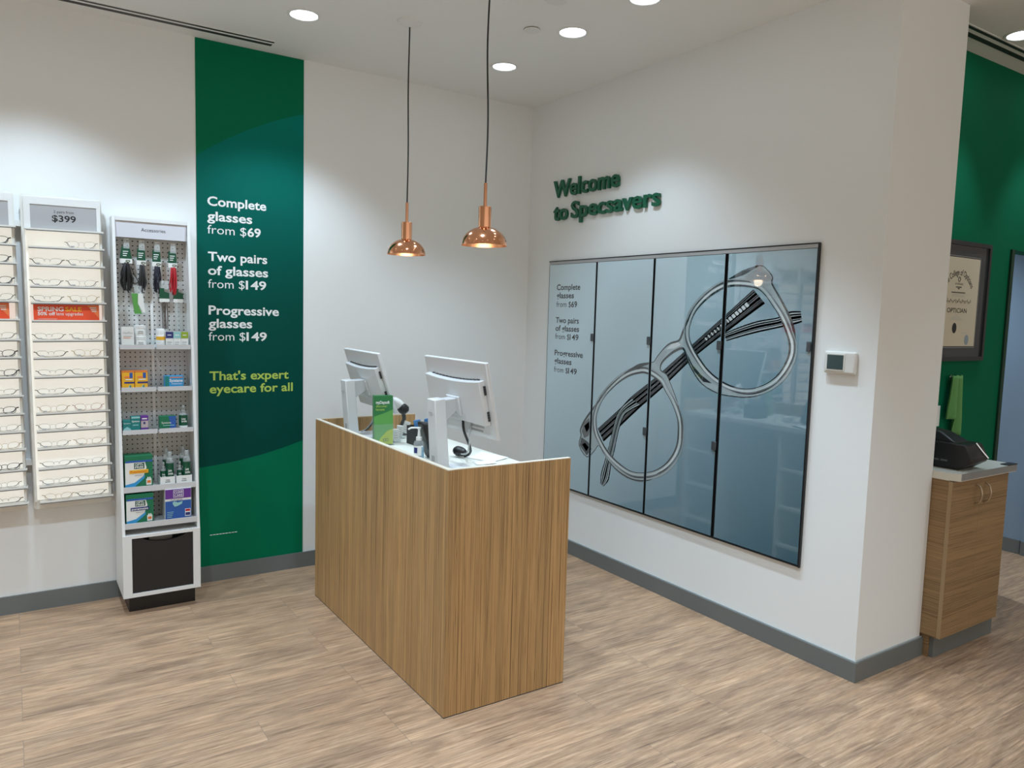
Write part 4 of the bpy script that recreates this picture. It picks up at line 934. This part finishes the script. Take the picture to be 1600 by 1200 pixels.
t = carton('eye_drop_carton', 'sky blue eye drop box alone on the middle right tray', 'box', .680, .772, zD, 1.240, yD, .045, M['sky'])
face(t, 'print', [('r', .681, .700, zD+.001, 1.239, 'teal'), ('r', .705, .768, 1.230, 1.234, 'orange2'), ('t', 'Systane', .735, 1.208, .066, .022, 'inkw', .02), ('t', 'HYDRATION', .738, 1.194, .050, .010, 'inkw', .0), ('r', .725, .770, zD+.002, zD+.012, 'dblue')], yD)
# row E
t = carton('eye_drop_carton', 'teal eye drop box with mint panel at the left of the lower tray', 'box', .4745, .511, zE, 1.015, yE, .045, M['teal'], 'teal boxes on the lower left tray')
face(t, 'print', [('p', [(.476, zE+.001), (.510, zE+.001), (.510, zE+.020), (.493, zE+.031), (.476, zE+.020)], 'lteal'), ('t', 'Systane', .493, zE+.046, .032, .009, 'inkw', .0)], yE)
t = carton('eye_drop_carton', 'taller teal eye drop box beside the purple one', 'box', .512, .555, zE, 1.033, yE, .045, M['teal'], 'teal boxes on the lower left tray')
face(t, 'print', [('r', .513, .554, 1.024, 1.0325, 'lteal'), ('t', 'Systane', .533, zE+.054, .036, .012, 'inkw', .01), ('r', .520, .546, zE+.036, zE+.040, 'lteal')], yE)
t = carton('eye_drop_carton', 'purple eye drop box at the right of the lower left tray', 'box', .558, .594, zE, 1.034, yE+.006, .04, M['purple'])
face(t, 'print', [('r', .559, .593, zE+.022, zE+.058, 'lav'), ('r', .564, .588, zE+.066, zE+.072, 'inkw'), ('r', .570, .580, zE+.040, zE+.052, 'navy')], yE+.006)
t = carton('eye_drop_carton', 'green and blue eye drop box with wavy print on the lower right tray', 'box', .648, .728, zE, 1.028, yE, .045, M['pgreen'])
face(t, 'print', [('p', [(.697, zE+.001), (.727, zE+.001), (.727, 1.027), (.690, 1.027), (.700, .99)], 'blue'), ('r', .649, .690, zE+.001, zE+.010, 'lgreen'), ('t', 'Systane', .680, zE+.038, .046, .015, 'inkw', .0), ('r', .664, .720, zE+.026, zE+.029, 'lteal')], yE)
def cleaner(x, y, z, r, h, label, kind, group=None):
    t = thing('lens_cleaner_bottle', label, 'bottle', (x, y, z), group)
    if kind == 'spray':
        MB().lathe([(0, 0), (r, 0), (r, h*.58), (r*.7, h*.64), (r*.45, h*.66)], (x, y, z), M['clearp'], 24).build('bottle_body', t)
        MB().lathe([(r*1.01, h*.16), (r*1.01, h*.58)], (x, y, z), M['pdgreen'], 24).lathe([(r*1.01, h*.0), (r*1.01, h*.16)], (x, y, z), M['pwhite'], 24).build('bottle_label', t)
        MB().lathe([(r*.5, h*.65), (r*.5, h*.76), (r*.35, h*.78), (r*.38, h*.94), (0, h*.95)], (x, y, z), M['gcap'], 20).box(x-r*.2, x+r*.2, y-r*.8, y, z+h*.86, z+h*.92, M['gcap']).build('spray_head', t)
    else:
        MB().lathe([(0, 0), (r, 0), (r, h*.70), (r*.8, h*.80), (r*.45, h*.84)], (x, y, z), M['clearp'], 24).build('bottle_body', t)
        MB().lathe([(r*1.01, h*.05), (r*1.01, h*.66)], (x, y, z), M['pdgreen'], 24).build('bottle_label', t)
        MB().lathe([(r*.55, h*.83), (r*.55, h*.99), (r*.5, h), (0, h)], (x, y, z), M['gcap'], 20).build('cap', t)
    mb = MB(); yy = y-r*1.03
    lay(mb, 'Lens', (x-r*.55, yy, z+h*.40), UX, UZ, r*.9, h*.11, M['inkw'], .02); lay(mb, 'bright', (x-r*.55, yy, z+h*.30), UX, UZ, r*1.2, h*.11, M['inkw'], .02)
    mb.build('print', t)
cleaner(.768, yE+.024, zE, .022, .135, 'green lens spray bottle at the right end of the lower tray', 'spray')
# shelf F
zF = .6626; zG = .4766
yF = yf(.66)+.014; yG = yf(.47)+.014
def optibox(name, label, x0, x1, z0, z1, y, title, band_m):
    t = carton(name, label, 'box', x0, x1, z0, z1, y, .09, M['pgreen']); w = x1-x0; h = z1-z0
    X = lambda f: x0+w*f; Z = lambda f: z0+h*f
    face(t, 'print', [('p', [(X(.01), Z(.80)), (X(.01), Z(.05)), (X(.16), Z(.05)), (X(.40), Z(.16)), (X(.66), Z(.36)), (X(.78), Z(.62)), (X(.72), Z(.80))], 'pwhite'),
                      ('p', [(X(.01), Z(.12)), (X(.01), Z(.02)), (X(.30), Z(.02)), (X(.70), Z(.30)), (X(.72), Z(.40)), (X(.35), Z(.18))], 'sky'),
                      ('r', X(.03), X(.99), Z(.80), Z(.86), 'blue'), ('r', X(.33), X(.70), Z(.60), Z(.78), 'pdgreen'), ('t', 'OPTI-', X(.515), Z(.70), w*.30, h*.09, 'inkw', .02), ('t', 'FREE', X(.515), Z(.62), w*.30, h*.09, 'inkw', .02),
                      ('r', X(.16), X(.84), Z(.46), Z(.57), band_m), ('t', title, X(.5), Z(.485), w*.60, h*.095, 'oranged' if band_m == 'yellow' else 'inkw', .02),
                      ('r', X(.35), X(.65), Z(.40), Z(.415), 'tag'), ('r', X(.76), X(.95), Z(.08), Z(.27), 'pwhite'), ('r', X(.80), X(.85), Z(.27), Z(.32), 'pwhite'), ('r', X(.87), X(.92), Z(.27), Z(.32), 'pwhite'), ('r', X(.79), X(.92), Z(.14), Z(.22), 'oranged')], y)
optibox('lens_solution_box', 'large green and white solution box with orange name on the upper shelf', .474, .605, zF, .832, yF, 'Replenish', 'yellow')
optibox('lens_solution_box', 'large green and white solution box with navy name on the lowest shelf', .474, .603, zG, .634, yG, 'puremoist', 'navy')
t = carton('lens_solution_box', 'purple and blue solution box at the right of the lowest shelf', 'box', .659, .789, zG, .644, yG, .09, M['pwhite'])
face(t, 'print', [('r', .660, .788, .592, .643, 'purple'), ('r', .660, .788, zG+.002, .580, 'blue'), ('r', .700, .750, .598, .638, 'inkw'), ('r', .702, .748, .600, .636, 'purple'), ('t', 'CLEAR', .725, .620, .042, .018, 'inkw', .01), ('t', 'CARE', .725, .603, .040, .018, 'inkw', .01),
                  ('p', [(.695, .572), (.705, .578), (.722, .570), (.745, .576), (.742, .562), (.722, .552), (.706, .548), (.698, .560)], 'lteal'), ('r', .757, .784, .492, .532, 'pwhite'), ('r', .759, .782, .518, .530, 'red'), ('r', .759, .782, .496, .512, 'navy'), ('t', 'Hydraglyde', .715, .583, .06, .010, 'ink', .0)]
     + [('r', .668, .700-.003*k, .520-.009*k, .522-.009*k, 'lteal') for k in range(4)], yG)
for x0, x1, lab in ((.642, .713, 'left white cardboard tier holding lens cleaner bottles'), (.720, .798, 'right white cardboard tier holding lens cleaner bottles')):
    t = thing('cardboard_tier', lab, 'display tray', ((x0+x1)/2, yF+.04, zF), 'cardboard tiers on the upper shelf')
    MB().box(x0, x1, yF, yF+.002, zF, zF+.046, M['pwhite']).box(x0, x0+.002, yF+.002, yF+.10, zF, zF+.046, M['pwhite']).box(x1-.002, x1, yF+.002, yF+.10, zF, zF+.046, M['pwhite']).box(x0+.002, x1-.002, yF+.002, yF+.10, zF, zF+.003, M['pwhite']).build('tier_tray', t)
    mb = MB(); lay(mb, 'Lens', ((x0+x1)/2, yF-.0005, zF+.026), UX, UZ, .020, .010, M['ink'], .02, 'c'); lay(mb, 'bright', ((x0+x1)/2, yF-.0005, zF+.016), UX, UZ, .024, .010, M['ink'], .02, 'c'); mb.build('print', t)
gb = 'lens cleaner bottles on the upper shelf'
cleaner(.692, yF+.024, zF+.003, .019, .172, 'tall green lens cleaner bottle at the front of the left tier', 'flip', gb)
cleaner(.776, yF+.024, zF+.003, .019, .174, 'tall green lens cleaner bottle at the front of the right tier', 'flip', gb)
cleaner(.661, yF+.030, zF+.003, .015, .125, 'small green spray bottle at the left of the left tier', 'spray', gb)
cleaner(.742, yF+.030, zF+.003, .014, .122, 'small green spray bottle at the left of the right tier', 'spray', gb)
cleaner(.682, yF+.072, zF+.003, .018, .186, 'grey capped lens cleaner bottle at the back of the left tier', 'flip', gb)
cleaner(.766, yF+.072, zF+.003, .018, .188, 'grey capped lens cleaner bottle at the back of the right tier', 'flip', gb)

# ------------------------------------------------------------------ passage: cabinet, bag, certificate, towel
t = thing('base_cabinet', 'wood grained two door cabinet with white top at the right edge', 'cabinet', (3.985, 1.97, 0))
CX0, CX1, CY = 3.703, 4.268, 1.775
MB().box(CX0, CX1, CY+.0185, YG-.003, .112, .890, M['zebra_h']).build('body', t)
MB().box(3.729, 4.32, 1.815, YG-.015, 0, .112, M['base']).box(3.716, 3.729, 1.835, YG-.015, 0, .112, M['zebra_h']).build('kick_plate', t)
for x0, x1, hx in ((CX0+.002, 3.981, 3.935), (3.984, CX1-.001, 4.025)):
    d = MB().box(x0, x1, CY, CY+.018, .114, .887, M['zebra_h']).build('door', t)
    MB().tube(crom([(hx, CY, .853), (hx, CY-.020, .842), (hx, CY-.030, .803), (hx, CY-.020, .766), (hx, CY, .755)], 5, False), .0045, M['satin'], 8).build('handle', d)
    MB().box(x0-.0014, x0, CY-.0003, CY+.018, .114, .887, M['strip']).build('edge_strip', d)
PT = [(3.703, YG-.002, .890), (3.703, 1.80, .890), (3.73, 1.752, .890), (4.292, 1.752, .890), (4.292, YG-.002, .890)]
MB().prism(PT, (0, 0, .036), M['white']).build('countertop', t)
MB().box(3.735, 4.292, 1.749, 1.752, .894, .926, M['alu']).build('front_edge', t)
t = thing('corner_clip', 'black clip with screws at the right corner of the cabinet top', 'clip', (4.26, 1.77, .926))
MB().box(4.20, 4.296, 1.7485, 1.79, .926, .930, M['black']).build('plate', t, bevel=.001)
mb = MB()
for x in (4.235, 4.275): mb.tube([(x, 1.7485, .915), (x, 1.7462, .915)], .004, M['chrome'], 8)
mb.build('screw', t)

t = thing('black_case', 'black faceted carrying case standing on the cabinet top by the pillar', 'case', (3.92, 1.93, .926))
prof = [(2.10, .928), (1.812, .926), (1.752, .968), (1.750, .992), (1.785, 1.052), (2.10, 1.060)]
lo = [(3.815, y, z) for y, z in prof]; hi = [(4.00, y+.01, z) for y, z in prof]
MB().hexa(lo, hi, M['black']).build('shell', t, bevel=.007)
MB().hexa([(3.84, 1.84, 1.052), (3.98, 1.84, 1.052), (3.98, 2.08, 1.056), (3.84, 2.08, 1.056)], [(3.87, 1.93, 1.098), (3.96, 1.93, 1.098), (3.96, 2.08, 1.112), (3.87, 2.08, 1.112)], M['black']).build('raised_lid', t, bevel=.008)
MB().tube([(3.93, 1.790, 1.056), (3.955, 1.765, 1.012), (3.965, 1.744, .985)], .0045, M['chrome'], 6).build('zip', t)
mb = MB(); lay(mb, 'CARL ZEISS', (3.8145, 1.935, .962), (0, -1, 0), UZ, .072, .011, M['tag'], 0); mb.build('lettering', t)

t = thing('framed_certificate', 'black framed cream certificate on the green wall', 'certificate', (4.372, YG, 1.43))
FX0, FX1, FZ0, FZ1 = 4.045, 4.70, 1.430, 2.090; yq = YG-.022
mb = MB()
mb.box(FX0, FX1, yq, YG, FZ1-.022, FZ1, M['blackm']).box(FX0, FX1, yq, YG, FZ0, FZ0+.022, M['blackm']).box(FX0, FX0+.022, yq, YG, FZ0+.022, FZ1-.022, M['blackm']).box(FX1-.022, FX1, yq, YG, FZ0+.022, FZ1-.022, M['blackm'])
mb.build('frame', t)
MB().box(FX0+.022, FX1-.022, YG-.012, YG, FZ0+.022, FZ1-.022, M['matg']).build('mat_board', t)
DX0, DX1, DZ0, DZ1 = 4.154, 4.592, 1.512, 2.000
mb = MB(); g = .007
for a_ in ((DX0-g, DX1+g, DZ1+g-.001, DZ1+g+.002), (DX0-g, DX1+g, DZ0-g-.002, DZ0-g+.001)): mb.box(a_[0], a_[1], YG-.0128, YG-.012, a_[2], a_[3], M['alu'])
mb.box(DX1+g-.001, DX1+g+.002, YG-.0128, YG-.012, DZ0-g, DZ1+g, M['alu']).box(DX0-g-.002, DX0-g+.001, YG-.0128, YG-.012, DZ0-g, DZ1+g, M['alu']); mb.build('inner_fillet', t)
MB().box(DX0, DX1, YG-.0130, YG-.012, DZ0, DZ1, M['parch']).build('certificate_sheet', t)
mb = MB(); yq = YG-.0134; xc = 4.374
# arched heading
s = 'The College of Opticians'; vs, fs = text_geo(s, .012); x0 = min(p.x for p in vs); x1 = max(p.x for p in vs); Rr = .162; span = math.radians(112)
out = []
for p in vs:
    a_ = span*((p.x-x0)/(x1-x0)-.5); rr = Rr+p.y*.048; out.append((xc+rr*math.sin(a_)*1.0, yq, 1.742+rr*math.cos(a_)*1.0-.0))
mb.add(out, fs, M['ink'])
lay(mb, 'OF ONTARIO', (xc, yq, 1.850), UX, UZ, .085, .016, M['ink'], .0, 'c')
mb.tube([(xc+.011*math.cos(a_*PI/6), yq-.0003, 1.882+.013*math.sin(a_*PI/6)) for a_ in range(12)], .0018, M['ink'], 5, True)
for z, w in ((1.836, .062), (1.828, .022), (1.806, .15), (1.797, .12), (1.788, .14)): mb.box(xc-w/2, xc+w/2, yq, yq+.0003, z, z+.0022 if z < 1.80 else z+.005, M['tag'] if z < 1.80 else M['ink'])
# handwritten name as a running scribble
pts = []
for k in range(120):
    q = k/119; pts.append((xc-.140+.28*q+.006*math.sin(k*1.3), yq-.0008, 1.757+.006*math.sin(k*.8)+(.012*math.sin(k*.17)**4)))
mb.tube(pts, .0007, M['ink'], 4)
lay(mb, 'OPTICIAN', (xc, yq, 1.698), UX, UZ, .213, .036, M['ink'], .012, 'c')
for z, w in ((1.684, .03), (1.674, .08), (1.666, .11), (1.658, .14)): mb.box(xc-w/2, xc+w/2, yq, yq+.0003, z, z+.002, M['tag'])
for xx, z in ((4.262, 1.585), (4.47, 1.585)): mb.box(xx-.03, xx+.03, yq, yq+.0003, z, z+.0018, M['tag'])
mb.build('certificate_print', t)
mb = MB(); mb.poly([(xc-.014+.024*math.cos(a_*PI/10), yq, 1.613+.029*math.sin(a_*PI/10)) for a_ in range(20)], [], M['ink']); mb.build('seal', t)
mb = MB(); mb.poly([(4.503+.024*math.cos(a_*PI/10), yq, 1.548+.029*math.sin(a_*PI/10)) for a_ in range(20)], [], M['seal']); mb.build('seal', t)

t = thing('wall_hook', 'small chrome hook on the green wall holding the green towel', 'hook', (4.385, YG, 1.33))
MB().box(4.375, 4.395, YG-.004, YG, 1.325, 1.352, M['chrome']).tube(crom([(4.385, YG-.003, 1.34), (4.385, YG-.025, 1.332), (4.385, YG-.03, 1.345)], 4, False), .003, M['chrome'], 8).build('hook_body', t)
mb = MB(); n, k = 22, 16; vs = []
for j in range(k+1):
    q = j/k
    for i in range(n+1):
        p = i/n-.5; w = .104+.046*min(1, q*1.3)
        fold = .015*math.sin(p*14+.8*q)*(.6+.6*q)
        x = 4.394+p*w+.004*q; y = YG-.034+fold; z = 1.350-q*(.335 if p > -.02 else .335-.092*min(1, (-.02-p)/.06)) + .003*math.cos(p*11)*(1-q)
        vs.append((x, y, z))
mb.add(vs, [(j*(n+1)+i, j*(n+1)+i+1, (j+1)*(n+1)+i+1, (j+1)*(n+1)+i) for j in range(k) for i in range(n)], M['cloth'])
o = single(mb, 'towel', 'green cloth towel hanging from the hook on the green wall', 'towel'); sd = o.modifiers.new('Solidify', 'SOLIDIFY'); sd.thickness = .004
t = thing('light_switch', 'white wall plate on the green wall left of the towel', 'switch plate', (4.26, YG, 1.07))
MB().box(4.222, 4.296, YG-.007, YG, 1.066, 1.182, M['pwhite']).build('plate', t, bevel=.003)
MB().box(4.243, 4.275, YG-.010, YG-.0065, 1.090, 1.158, M['pwhite']).build('rocker', t, bevel=.001)
